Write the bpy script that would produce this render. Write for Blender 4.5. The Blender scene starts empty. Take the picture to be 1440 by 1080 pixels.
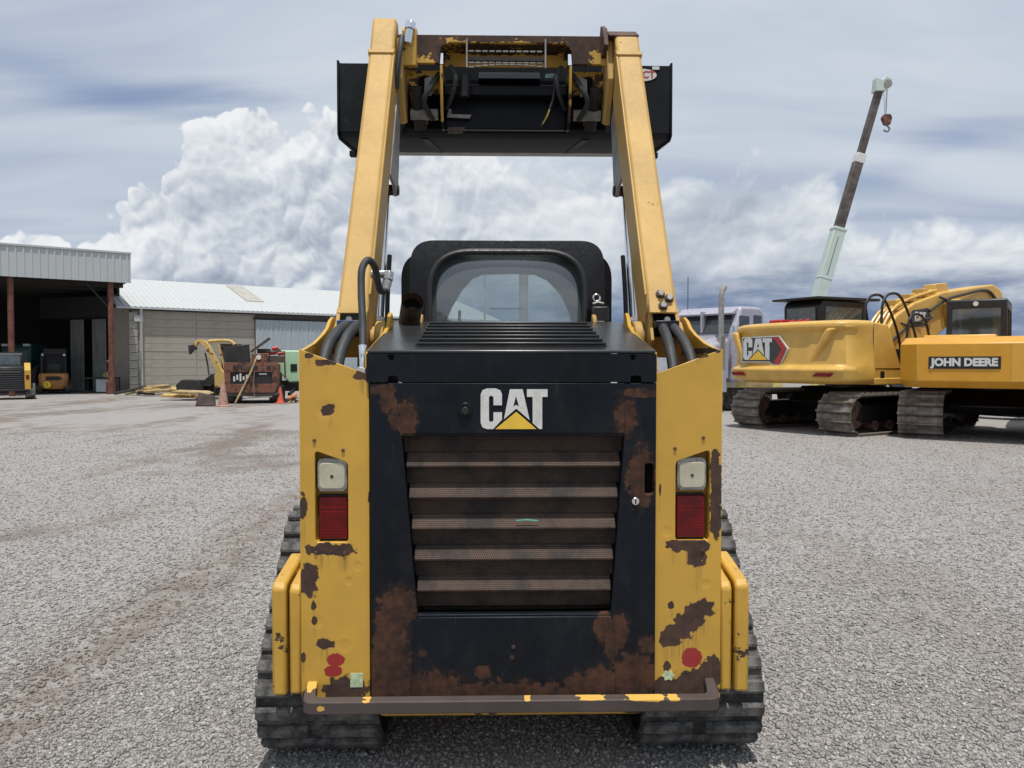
import bpy, bmesh, math, random
import numpy as np
from mathutils import Vector, Matrix
from mathutils.geometry import tessellate_polygon
R = math.radians
random.seed(7)
scene = bpy.context.scene
col = scene.collection

# ------------------------------------------------------------------ camera
cam = bpy.data.objects.new('camera', bpy.data.cameras.new('camera'))
cam.data.sensor_width = 36.0
cam.data.lens = 36.0 * 1080 / 1440
cam.data.clip_end = 3000
cam.location = (0, 0, 1.5)
cam.rotation_euler = (R(90 - 1.59), 0, 0)
col.objects.link(cam)
scene.camera = cam

# ------------------------------------------------------------------ node helper
class NT:
    def __init__(s, tree): s.t = tree; s.n = tree.nodes; s.l = tree.links
    def new(s, kind, **kw):
        n = s.n.new(kind)
        for k, v in kw.items(): setattr(n, k, v)
        return n
    def put(s, sock, v):
        if isinstance(v, bpy.types.NodeSocket): s.l.new(v, sock)
        elif v is not None:
            if isinstance(v, (tuple, list)) and len(v) == 3 and sock.type == 'RGBA': v = (*v, 1)
            sock.default_value = v
    def m(s, op, a, b=None, c=None, clamp=False):
        n = s.new('ShaderNodeMath', operation=op, use_clamp=clamp)
        for i, v in enumerate((a, b, c)):
            if v is not None: s.put(n.inputs[i], v)
        return n.outputs[0]
    def vm(s, op, a, b=None, scale=None):
        n = s.new('ShaderNodeVectorMath', operation=op)
        s.put(n.inputs[0], a)
        if b is not None: s.put(n.inputs[1], b)
        if scale is not None: s.put(n.inputs['Scale'], scale)
        return n.outputs['Value'] if op in ('LENGTH', 'DOT_PRODUCT', 'DISTANCE') else n.outputs[0]
    def noise(s, vec, scale, detail=4, rough=.55, dist=0, color=False):
        n = s.new('ShaderNodeTexNoise')
        s.put(n.inputs['Vector'], vec); s.put(n.inputs['Scale'], scale); s.put(n.inputs['Detail'], detail)
        s.put(n.inputs['Roughness'], rough); s.put(n.inputs['Distortion'], dist)
        return n.outputs['Color' if color else 'Fac']
    def voro(s, vec, scale, feature='F1', out='Distance', smooth=.5, detail=0):
        n = s.new('ShaderNodeTexVoronoi', feature=feature)
        s.put(n.inputs['Vector'], vec); s.put(n.inputs['Scale'], scale)
        if 'Detail' in n.inputs: s.put(n.inputs['Detail'], detail)
        if feature == 'SMOOTH_F1': s.put(n.inputs['Smoothness'], smooth)
        return n.outputs[out]
    def step(s, v, lo, hi, a=0., b=1.):
        n = s.new('ShaderNodeMapRange', interpolation_type='SMOOTHSTEP')
        for k, x in (('Value', v), ('From Min', lo), ('From Max', hi), ('To Min', a), ('To Max', b)): s.put(n.inputs[k], x)
        return n.outputs[0]
    def lin(s, v, lo, hi, a=0., b=1.):
        n = s.new('ShaderNodeMapRange')
        for k, x in (('Value', v), ('From Min', lo), ('From Max', hi), ('To Min', a), ('To Max', b)): s.put(n.inputs[k], x)
        return n.outputs[0]
    def mix(s, f, a, b, blend='MIX'):
        n = s.new('ShaderNodeMix', data_type='RGBA', blend_type=blend)
        s.put(n.inputs[0], f); s.put(n.inputs[6], a); s.put(n.inputs[7], b)
        return n.outputs[2]
    def mixf(s, f, a, b):
        n = s.new('ShaderNodeMix', data_type='FLOAT')
        s.put(n.inputs[0], f); s.put(n.inputs[2], a); s.put(n.inputs[3], b)
        return n.outputs[0]
    def mapping(s, vec, scale=(1, 1, 1), loc=(0, 0, 0), rot=(0, 0, 0)):
        n = s.new('ShaderNodeMapping')
        s.put(n.inputs['Vector'], vec); n.inputs['Scale'].default_value = scale
        n.inputs['Location'].default_value = loc; n.inputs['Rotation'].default_value = rot
        return n.outputs[0]
    def sep(s, vec):
        n = s.new('ShaderNodeSeparateXYZ'); s.put(n.inputs[0], vec); return n.outputs
    def ramp(s, v, stops):
        n = s.new('ShaderNodeValToRGB'); s.put(n.inputs[0], v)
        el = n.color_ramp.elements
        while len(el) < len(stops): el.new(.5)
        for e, (p, c) in zip(el, stops):
            e.position = p; e.color = (*c, 1) if isinstance(c, tuple) else (c, c, c, 1)
        return n.outputs[0]

# ------------------------------------------------------------------ sky and sun
SUN_EL, SUN_AZ = R(76), R(174)          # azimuth measured from +Y towards +X
world = bpy.data.worlds.new('World'); scene.world = world
world.use_nodes = True
world.node_tree.nodes.clear()
w = NT(world.node_tree)
gen = w.new('ShaderNodeTexCoord').outputs['Generated']
d = w.vm('NORMALIZE', gen)
dx, dy, dz = w.sep(d)
el = w.m('MULTIPLY', w.m('ARCSINE', dz), 57.29578)
az = w.m('MULTIPLY', w.m('ARCTAN2', dx, dy), 57.29578)
sky = w.new('ShaderNodeTexSky', sky_type='NISHITA')
sky.sun_disc = False; sky.sun_elevation = SUN_EL; sky.sun_rotation = SUN_AZ
sky.altitude = 900; sky.dust_density = 1.2
K = 10.0                                 # cloud radiances are given at strength 1, the background runs at 0.1
def C(r, g, b): return (r * K, g * K, b * K)
blue = w.mix(.75, sky.outputs[0], C(.21, .29, .49))
# high veil, streaked along a plane far above
den = w.m('ADD', w.m('MAXIMUM', dz, 0.0), .16)
hx = w.m('DIVIDE', dx, den); hy = w.m('DIVIDE', dy, den)
cmb = w.new('ShaderNodeCombineXYZ'); w.put(cmb.inputs[0], hx); w.put(cmb.inputs[1], hy)
plane = w.mapping(cmb.outputs[0], rot=(0, 0, R(24)), scale=(.55, 1.5, 1))
veil = w.noise(plane, 1.15, 5, .5, .4)
def spot(a0, e0, ra, re, tilt=0.):
    u = w.m('DIVIDE', w.m('SUBTRACT', az, a0), ra); v = w.m('SUBTRACT', el, e0)
    if tilt: v = w.m('SUBTRACT', v, w.m('MULTIPLY', w.m('SUBTRACT', az, a0), tilt))
    v = w.m('DIVIDE', v, re)
    q = w.m('ADD', w.m('MULTIPLY', u, u), w.m('MULTIPLY', v, v))
    return w.m('POWER', 2.718, w.m('MULTIPLY', q, -1.0))
# thin rifts in the veil where the blue shows
rift = w.m('ADD', w.m('ADD', spot(-21, 17.8, 9, 2.3, .10), w.m('MULTIPLY', spot(-31, 17.6, 8, 1.5, -.15), .75)), w.m('MULTIPLY', spot(27.5, 13.2, 6, 1.8, .25), 1.0))
rift = w.m('ADD', rift, w.m('MULTIPLY', spot(-30, 23, 9, 3.0, .1), .55))
vmask = w.step(w.m('SUBTRACT', veil, w.m('MULTIPLY', rift, .23)), .0, .46)
veilcol = w.mix(w.step(veil, .3, .68), C(.44, .51, .63), C(.64, .70, .77))
skyc = w.mix(w.m('MULTIPLY', vmask, .95), blue, veilcol)
# cumulus bank: how high it reaches at each bearing
stops = [(-180, 10), (-120, 12), (-70, 9), (-45, 7), (-33, 7.8), (-28.5, 8.6), (-25.7, 10.8), (-23.6, 13.8), (-22.0, 16.0), (-18, 17.4), (-16.4, 16.7),
         (-14, 17.5), (-11, 18.3), (-5, 16.5), (2, 15), (9, 14.5), (13, 13.6), (18.5, 13.6), (22.5, 12.0), (25.2, 9.6), (28, 10.4), (31, 9.4), (34, 8.4), (45, 9), (70, 12), (120, 10), (180, 10)]
hr = w.ramp(w.lin(az, -180, 180), [((a + 180) / 360, h / 20) for a, h in stops])
hgt = w.m('MULTIPLY', hr, 20.0)
warp = w.vm('ADD', d, w.vm('SCALE', w.vm('SUBTRACT', w.noise(d, 14, 3, .6, color=True), (.5, .5, .5)), scale=.045))
def fold(v, sc): return w.m('ABSOLUTE', w.m('SUBTRACT', w.m('MULTIPLY', w.noise(v, sc, 0, 0), 4.0), 2.0))
def billow(v):
    r = w.m('MULTIPLY', fold(v, 15), .50)
    for sc, k in ((33, .28), (71, .13), (150, .04)): r = w.m('ADD', r, w.m('MULTIPLY', fold(v, sc), k))
    return r
b0 = billow(warp)
b1 = billow(w.vm('ADD', warp, (-.004, 0, .009)))
depth = w.m('SUBTRACT', w.m('ADD', hgt, w.m('MULTIPLY', w.m('SUBTRACT', b0, .45), 3.4)), el)   # degrees below the cloud's edge
right = w.step(az, -12, 6)
cmask = w.step(depth, 0.0, w.mixf(right, .45, 2.6))
lit = w.m('SUBTRACT', b0, b1)
big = w.noise(w.mapping(d, scale=(1, 1, 1.6)), 8, 4, .55, .3)
shade = w.m('ADD', w.m('MULTIPLY', w.step(depth, .5, 9.5), w.mixf(right, .30, .42)), w.m('MULTIPLY', w.step(big, .40, .72), .44))
shade = w.m('ADD', shade, w.m('MULTIPLY', spot(16.5, 11.0, 6.0, 1.7, .42), .55))
shade = w.m('SUBTRACT', shade, w.m('MULTIPLY', lit, w.mixf(right, .95, .42)))
shade = w.m('ADD', shade, .06, clamp=True)
ccol = w.vm('SCALE', w.ramp(shade, [(0, (.86, .88, .90)), (.25, (.72, .76, .80)), (.55, (.55, .60, .67)), (1, (.36, .41, .50))]), scale=K)
st5 = w.noise(w.mapping(d, scale=(1, 1, 4.5)), 9, 4, .6)
low = w.m('MULTIPLY', w.step(w.m('ADD', el, w.m('MULTIPLY', w.m('SUBTRACT', st5, .5), 7.0)), 8.2, 2.4), w.step(az, -22, 10, .45, 1.0))
lowcol = w.mix(w.step(st5, .35, .7), C(.11, .175, .32), C(.27, .335, .47))
ccol = w.mix(w.m('MULTIPLY', low, .93), ccol, lowcol)
skyc = w.mix(cmask, skyc, ccol)
world.cycles.sampling_method = 'MANUAL'; world.cycles.sample_map_resolution = 512
bg = w.new('ShaderNodeBackground'); bg.inputs['Strength'].default_value = 0.1
w.l.new(skyc, bg.inputs['Color'])
out = w.new('ShaderNodeOutputWorld'); w.l.new(bg.outputs[0], out.inputs[0])

sun = bpy.data.objects.new('sun', bpy.data.lights.new('sun', 'SUN'))
sun.data.energy = 4.2; sun.data.angle = R(.6); sun.data.color = (1, .96, .9)
sdir = Vector((math.sin(SUN_AZ) * math.cos(SUN_EL), math.cos(SUN_AZ) * math.cos(SUN_EL), math.sin(SUN_EL)))
sun.rotation_euler = sdir.to_track_quat('Z', 'Y').to_euler()
sun.location = sdir * 50
col.objects.link(sun)
scene.view_settings.view_transform = 'Standard'
scene.view_settings.look = 'None'
scene.view_settings.exposure = 0.0
scene.view_settings.gamma = 1.0

# ------------------------------------------------------------------ materials
def newmat(name):
    m = bpy.data.materials.new(name); m.use_nodes = True
    m.node_tree.nodes.clear()
    t = NT(m.node_tree)
    p = t.new('ShaderNodeBsdfPrincipled'); o = t.new('ShaderNodeOutputMaterial')
    t.l.new(p.outputs[0], o.inputs[0])
    return m, t, p
def bump(t, p, h, strength=.3, dist=.01):
    b = t.new('ShaderNodeBump'); b.inputs['Strength'].default_value = strength; b.inputs['Distance'].default_value = dist
    t.l.new(h, b.inputs['Height']); t.l.new(b.outputs[0], p.inputs['Normal'])
def simple(name, c, rough=.6, metal=0, var=.25, scale=8, bmp=.12, coat=0, spec=.5, dirt=None, dirtamt=.5):
    m, t, p = newmat(name)
    obj = t.new('ShaderNodeTexCoord').outputs['Object']
    n = t.noise(obj, scale, 6, .6)
    n2 = t.noise(obj, scale * 7, 4, .6)
    dark = tuple(x * (1 - var) for x in c); lite = tuple(min(1, x * (1 + var * .6)) for x in c)
    cc = t.mix(t.step(n, .3, .7), dark, lite)
    if dirt:
        cc = t.mix(t.m('MULTIPLY', t.step(t.m('ADD', n, t.m('MULTIPLY', n2, .4)), .62, .86), dirtamt), cc, dirt)
    t.put(p.inputs['Base Color'], cc)
    t.put(p.inputs['Roughness'], t.lin(n2, .2, .8, max(.05, rough - .12), min(1, rough + .12)))
    p.inputs['Metallic'].default_value = metal
    p.inputs['Coat Weight'].default_value = coat
    p.inputs['Specular IOR Level'].default_value = spec
    if bmp: bump(t, p, n2, bmp, .004)
    return m
RUST_D = (.035, .022, .018); RUST_L = (.088, .043, .027)
def blobs(t, obj, spots, axes='xz', amt=.9, nscale=26):
    """mask that is 1 inside ragged patches; spots = (x, z, rx, rz)"""
    x, y, z = t.sep(obj)
    a, b = {'xz': (x, z), 'yz': (y, z)}[axes]
    best = None
    for (cx, cz, rx, rz) in spots:
        u = t.m('DIVIDE', t.m('SUBTRACT', a, cx), rx); v = t.m('DIVIDE', t.m('SUBTRACT', b, cz), rz)
        q = t.m('SUBTRACT', 1.0, t.m('SQRT', t.m('ADD', t.m('MULTIPLY', u, u), t.m('MULTIPLY', v, v))))
        best = q if best is None else t.m('MAXIMUM', best, q)
    best = t.m('MAXIMUM', best, -1.0)
    n = t.noise(obj, nscale, 6, .62)
    return t.m('ADD', best, t.m('MULTIPLY', t.m('SUBTRACT', n, .5), amt * 2))
def rustcol(t, obj, s=1.0):
    n = t.noise(obj, 30 * s, 6, .65); n2 = t.noise(obj, 7 * s, 4, .6)
    return t.mix(t.step(t.m('ADD', t.m('MULTIPLY', n, .6), t.m('MULTIPLY', n2, .4)), .38, .64), RUST_D, RUST_L)
def paint(name, c, spots=None, rough=.42, chips=.0, var=.12, rscale=1.0, red=None, fade=None, axes='xz', rustmix=None, coat=.15, streak=.0, dents=None, spec=.5, wash=0, scratch=0, runs=0):
    m, t, p = newmat(name)
    obj = t.new('ShaderNodeTexCoord').outputs['Object']
    n = t.noise(obj, 3.0, 5, .6); f = t.noise(obj, 55, 4, .6)
    cc = t.mix(t.step(n, .3, .7), tuple(x * (1 - var) for x in c), tuple(min(1, x * (1 + var * .5)) for x in c))
    # fine dust and scuffs
    cc = t.mix(t.m('MULTIPLY', t.step(t.noise(t.mapping(obj, scale=(1, 1, .35)), 14, 6, .7), .52, .8), .30), cc, tuple(x * .62 + .03 for x in c))
    if streak:
        sx = t.noise(t.mapping(obj, scale=(26, 26, 1.2)), 1.6, 5, .6)
        cc = t.mix(t.m('MULTIPLY', t.step(sx, .55, .75), streak), cc, (.10, .07, .04))
    if scratch:
        sn = t.noise(t.mapping(obj, rot=(0, R(38), 0), scale=(90, 20, 4)), 1.0, 5, .7)
        sn2 = t.noise(t.mapping(obj, rot=(0, R(-61), 0), scale=(110, 20, 5)), 1.0, 5, .7)
        sm = t.m('MULTIPLY', t.step(t.m('MAXIMUM', sn, sn2), .66, .74), t.step(t.noise(obj, 6, 3, .5), .42, .65))
        cc = t.mix(t.m('MULTIPLY', sm, scratch), cc, (.16, .15, .14))
        cc = t.mix(t.m('MULTIPLY', t.step(t.noise(obj, 4.5, 6, .7), .45, .75), scratch * .5), cc, (.040, .038, .036))
    rmask = None
    if red:
        rm = t.step(blobs(t, obj, red, axes, .32, 70), .05, .1)
        cc = t.mix(rm, cc, (.30, .018, .016))
    if spots:
        q = t.m('ADD', blobs(t, obj, spots, axes, .55, 30), t.m('MULTIPLY', t.m('SUBTRACT', t.noise(obj, 110, 3, .6), .5), .35))
        q = t.m('ADD', q, t.m('MULTIPLY', t.m('SUBTRACT', t.voro(obj, 42, 'F1', 'Distance'), .45), .55))
        rmask = t.step(q, .05, .085)
        halo = t.m('MULTIPLY', t.step(q, -.14, .06), .45)
        cc = t.mix(halo, cc, tuple(x * .72 for x in c))
        if runs:
            rq = blobs(t, obj, [(cx, cz - rz * 1.6, rx * .75, rz * 2.4) for cx, cz, rx, rz in spots if rz < .06], axes, .2, 20)
            rm2 = t.m('MULTIPLY', t.step(rq, .0, .7), t.step(t.noise(t.mapping(obj, scale=(60, 60, 2)), 1.0, 4, .6), .42, .68))
            cc = t.mix(t.m('MULTIPLY', rm2, runs), cc, (.16, .085, .03))
        if wash:
            wm = t.m('MULTIPLY', t.step(t.m('ADD', q, t.m('MULTIPLY', t.m('SUBTRACT', t.noise(t.mapping(obj, scale=(3, 3, .5)), 9, 5, .65), .5), 1.2)), -.45, .35), wash)
            cc = t.mix(wm, cc, (.055, .030, .020))
    if chips:
        q2 = t.m('ADD', t.m('MULTIPLY', t.noise(obj, 9 * rscale, 3, .5), .62), t.m('MULTIPLY', t.noise(obj, 46 * rscale, 5, .65), .38))
        cm = t.step(q2, .66 - chips * .22, .685 - chips * .22)
        rmask = cm if rmask is None else t.m('MAXIMUM', rmask, cm)
    ro = t.lin(f, .2, .8, rough - .08, rough + .1)
    h = t.m('MULTIPLY', n, .5)
    h = t.m('ADD', h, t.m('MULTIPLY', f, .04))
    if dents:
        x, y, z = t.sep(obj)
        for (cx, cz, r) in dents:
            u = t.m('SUBTRACT', x, cx); v = t.m('SUBTRACT', z, cz)
            dd = t.m('SQRT', t.m('ADD', t.m('MULTIPLY', u, u), t.m('MULTIPLY', v, v)))
            h = t.m('SUBTRACT', h, t.step(dd, r, r * .35, 0., .35))
    if rmask is not None:
        cc = t.mix(rmask, cc, rustmix or rustcol(t, obj, rscale))
        ro = t.mixf(rmask, ro, .88)
        h = t.m('ADD', h, t.m('MULTIPLY', rmask, t.lin(t.noise(obj, 90, 4, .6), 0, 1, -.30, -.12)))
        t.put(p.inputs['Coat Weight'], t.m('MULTIPLY', t.m('SUBTRACT', 1.0, rmask), coat))
    else:
        p.inputs['Coat Weight'].default_value = coat
    p.inputs['Coat Roughness'].default_value = .25; p.inputs['Specular IOR Level'].default_value = spec
    t.put(p.inputs['Base Color'], cc); t.put(p.inputs['Roughness'], ro)
    bump(t, p, h, .5, .006)
    return m
def glassmat(name, tint, gloss=.04, opacity=.0, body=(.1, .12, .13)):
    m = bpy.data.materials.new(name); m.use_nodes = True; m.node_tree.nodes.clear(); t = NT(m.node_tree)
    tr = t.new('ShaderNodeBsdfTransparent'); tr.inputs[0].default_value = (*tint, 1)
    gl = t.new('ShaderNodeBsdfGlossy'); gl.inputs['Roughness'].default_value = gloss
    fr = t.new('ShaderNodeFresnel'); fr.inputs['IOR'].default_value = 1.52
    df = t.new('ShaderNodeBsdfDiffuse'); df.inputs[0].default_value = (*body, 1)
    mx = t.new('ShaderNodeMixShader'); mx.inputs[0].default_value = opacity
    t.l.new(tr.outputs[0], mx.inputs[1]); t.l.new(df.outputs[0], mx.inputs[2])
    mx2 = t.new('ShaderNodeMixShader'); t.l.new(t.m('MULTIPLY', fr.outputs[0], 3.6, clamp=True), mx2.inputs[0])
    t.l.new(mx.outputs[0], mx2.inputs[1]); t.l.new(gl.outputs[0], mx2.inputs[2])
    o = t.new('ShaderNodeOutputMaterial'); t.l.new(mx2.outputs[0], o.inputs[0])
    return m
def meshmat(name, c, hole, cell, plane='xz', rust=0.0):
    """perforated steel sheet: too fine to model, holes read as dark dots"""
    m, t, p = newmat(name)
    obj = t.new('ShaderNodeTexCoord').outputs['Object']
    x, y, z = t.sep(obj)
    a, b = (x, z) if plane == 'xz' else (x, y)
    row = t.m('FLOOR', t.m('DIVIDE', b, cell * .87))
    aa = t.m('ADD', t.m('DIVIDE', a, cell), t.m('MULTIPLY', t.m('MODULO', row, 2.0), .5))
    u = t.m('SUBTRACT', t.m('FRACT', aa), .5); v = t.m('SUBTRACT', t.m('FRACT', t.m('DIVIDE', b, cell * .87)), .5)
    dd = t.m('SQRT', t.m('ADD', t.m('MULTIPLY', u, u), t.m('MULTIPLY', v, v)))
    hm = t.step(dd, .36, .26)
    n = t.noise(obj, 9, 6, .65); n2 = t.noise(obj, 60, 4, .6)
    base = t.mix(t.step(n, .35, .65), tuple(q * .6 for q in c), tuple(q * 1.35 for q in c))
    if rust: base = t.mix(t.m('MULTIPLY', t.step(t.m('ADD', n, t.m('MULTIPLY', n2, .3)), .5, .75), rust), base, (.15, .07, .035))
    t.put(p.inputs['Base Color'], t.mix(hm, base, hole))
    t.put(p.inputs['Roughness'], .75)
    bump(t, p, t.m('MULTIPLY', hm, -1.0), .6, .003)
    return m

S = .0025
def px(x, y, rx, ry): return ((x - 720) * S, 1.5 - (y - 510) * S, rx * S, ry * S)
YEL = (.56, .325, .044)
left_spots = [px(462, 576, 10, 8), px(458, 773, 28, 9), px(480, 774, 20, 9), px(434, 816, 13, 24), px(456, 907, 14, 8), px(485, 973, 36, 20), px(441, 875, 4, 7), px(440, 852, 4, 7),
              px(426, 712, 6, 18), px(512, 526, 14, 9), px(460, 510, 16, 5), px(435, 500, 6, 4), px(430, 985, 8, 12), px(519, 700, 2, 8), px(425, 925, 4, 8)]
right_spots = [px(945, 903, 18, 12), px(958, 892, 18, 14), px(970, 881, 20, 17), px(981, 870, 18, 15), px(992, 860, 18, 13), px(947, 855, 5, 6), px(963, 769, 28, 10), px(984, 772, 18, 10), px(982, 785, 14, 17), px(1011, 690, 9, 44), px(1010, 725, 9, 36), px(1008, 655, 7, 26),
               px(965, 973, 50, 15), px(985, 966, 36, 20), px(1006, 953, 16, 26), px(941, 944, 6, 8), px(985, 500, 12, 4), px(1010, 492, 5, 5), px(930, 690, 2, 10)]
M = {}
M['tower_l'] = paint('tower_paint_worn', YEL, left_spots, runs=.6, red=[px(471, 930, 14, 10), px(467, 946, 14, 9)], dents=[((502 - 720) * S, 1.5 - 287 * S, .022), ((490 - 720) * S, 1.5 - 308 * S, .018), ((484 - 720) * S, 1.5 - 400 * S, .03), ((445 - 720) * S, 1.5 - 366 * S, .028), ((460 - 720) * S, 1.5 - 66 * S, .04)])
M['tower_r'] = paint('tower_paint_chipped', YEL, right_spots, runs=.6, red=[px(977, 931, 16, 16)], dents=[((996 - 720) * S, 1.5 - 315 * S, .02), ((940 - 720) * S, 1.5 - 240 * S, .025)])
M['yellow'] = paint('loader_yellow', YEL, chips=.10)
M['arm'] = paint('loader_arm_yellow', (.50, .315, .095), chips=.02, var=.15, rough=.6, coat=.04, spec=.35)
M['yellow_worn'] = paint('loader_yellow_worn', YEL, chips=.62, rscale=.8)
M['slab'] = paint('counterweight_yellow', YEL, chips=.34, streak=.3, rscale=1.3)
BLK = (.0060, .0085, .0135)
door_spots = [px(574, 588, 15, 24), px(881, 588, 15, 24), px(562, 850, 26, 26), px(548, 895, 26, 36), px(545, 950, 34, 60), px(720, 984, 230, 24), px(870, 890, 16, 24), px(851, 882, 14, 20), px(600, 965, 50, 22), px(845, 965, 50, 24),
              px(902, 672, 20, 44), px(893, 960, 34, 38), px(912, 910, 11, 13), px(678, 946, 12, 9), px(595, 918, 5, 5), px(546, 560, 12, 20), px(556, 590, 8, 14), px(905, 552, 30, 6), px(862, 905, 10, 30), px(720, 925, 3, 3), px(540, 548, 22, 6)]
M['door'] = paint('door_black_worn', BLK, door_spots, rough=.42, var=.3, coat=.04, rscale=1.0, spec=.15, wash=.5, scratch=.45)
M['black'] = paint('black_paint', (.007, .009, .013), rough=.4, var=.3, coat=.02, spec=.15, scratch=.15)
M['hood'] = paint('hood_black_dusty', (.022, .024, .026), rough=.33, var=.35, coat=.4)
M['cabblk'] = simple('cab_black_shell', (.006, .006, .008), .30, var=.25, coat=.05, bmp=.04, spec=.35)
M['bucket'] = paint('bucket_black_paint', (.008, .011, .014), rough=.6, chips=.03, var=.3, coat=.0, spec=.15, scratch=.45)
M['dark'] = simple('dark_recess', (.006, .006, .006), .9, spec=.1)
M['rubber'] = simple('track_rubber', (.032, .033, .033), .85, var=.35, scale=14, bmp=.5, dirt=(.16, .15, .14), dirtamt=.55)
M['lug'] = simple('tread_rubber_dusty', (.055, .056, .056), .88, var=.4, scale=18, bmp=.7, dirt=(.20, .19, .175), dirtamt=.55)
M['hose'] = simple('hose_rubber', (.03, .032, .034), .6, var=.3, scale=30, bmp=.2)
M['steel'] = simple('bare_steel', (.42, .41, .39), .35, metal=.9, var=.3, scale=30)
M['chrome'] = simple('chrome_rod', (.75, .76, .78), .15, metal=1, var=.1, bmp=0)
M['rust'] = simple('rusty_steel', (.075, .048, .038), .85, var=.45, scale=14, bmp=.4, dirt=(.17, .08, .04))
M['bumper'] = simple('rusty_bumper', (.062, .046, .041), .7, var=.3, scale=12, bmp=.3, dirt=(.16, .09, .055), dirtamt=.4)
M['exhaust'] = simple('rusty_exhaust', (.075, .042, .030), .7, var=.4, scale=25, bmp=.3)
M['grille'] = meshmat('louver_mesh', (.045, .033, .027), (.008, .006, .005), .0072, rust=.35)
M['grille_shaded'] = meshmat('louver_mesh_shaded', (.022, .015, .011), (.006, .005, .004), .0066, rust=.25)  # darker copy of the louver mesh: shade between louvers put into colour
M['hoodmesh'] = meshmat('hood_mesh', (.09, .088, .084), (.012, .012, .012), .0085)
M['white'] = simple('decal_white', (.68, .68, .66), .5, var=.12, scale=25, bmp=.05, dirt=(.35, .33, .28), dirtamt=.5)
M['decal_y'] = simple('decal_yellow', (.78, .50, .05), .5, var=.1, bmp=.05)
M['decal_red'] = simple('decal_red', (.42, .035, .03), .5, var=.2, bmp=.05)
M['decal_grey'] = simple('decal_grey', (.045, .047, .05), .5, var=.2, bmp=.05)
M['decal_black'] = simple('decal_black', (.012, .012, .013), .45, var=.2, bmp=.05)
M['sticker'] = simple('sticker_pale', (.50, .60, .38), .6, var=.3, scale=60)
M['lamp_white'] = simple('lamp_lens_clear', (.46, .43, .32), .22, var=.15, scale=20, bmp=.05, coat=.6)
M['lamp_rim'] = simple('lamp_rim_clear', (.40, .40, .38), .2, metal=.4, var=.4, scale=60, coat=.5)
M['lamp_red'] = simple('lamp_lens_red', (.17, .004, .007), .25, var=.35, scale=12, bmp=.05, coat=.15, spec=.3)
M['seal'] = simple('window_seal', (.012, .012, .012), .5, bmp=.1)
M['cabglass'] = glassmat('cab_glass', (.62, .70, .70), .09, .17, (.40, .46, .46))  # pale diffuse body: dust and reflection haze put into the colour
M['frontglass'] = glassmat('cab_front_glass', (.86, .90, .92), .02)
M['cabint'] = simple('cab_lining', (.17, .205, .205), .7)
M['meshlight'] = simple('speaker_mesh', (.30, .32, .31), .6, var=.6, scale=90)
M['blue'] = simple('blue_bracket', (.02, .06, .16), .5)

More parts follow.
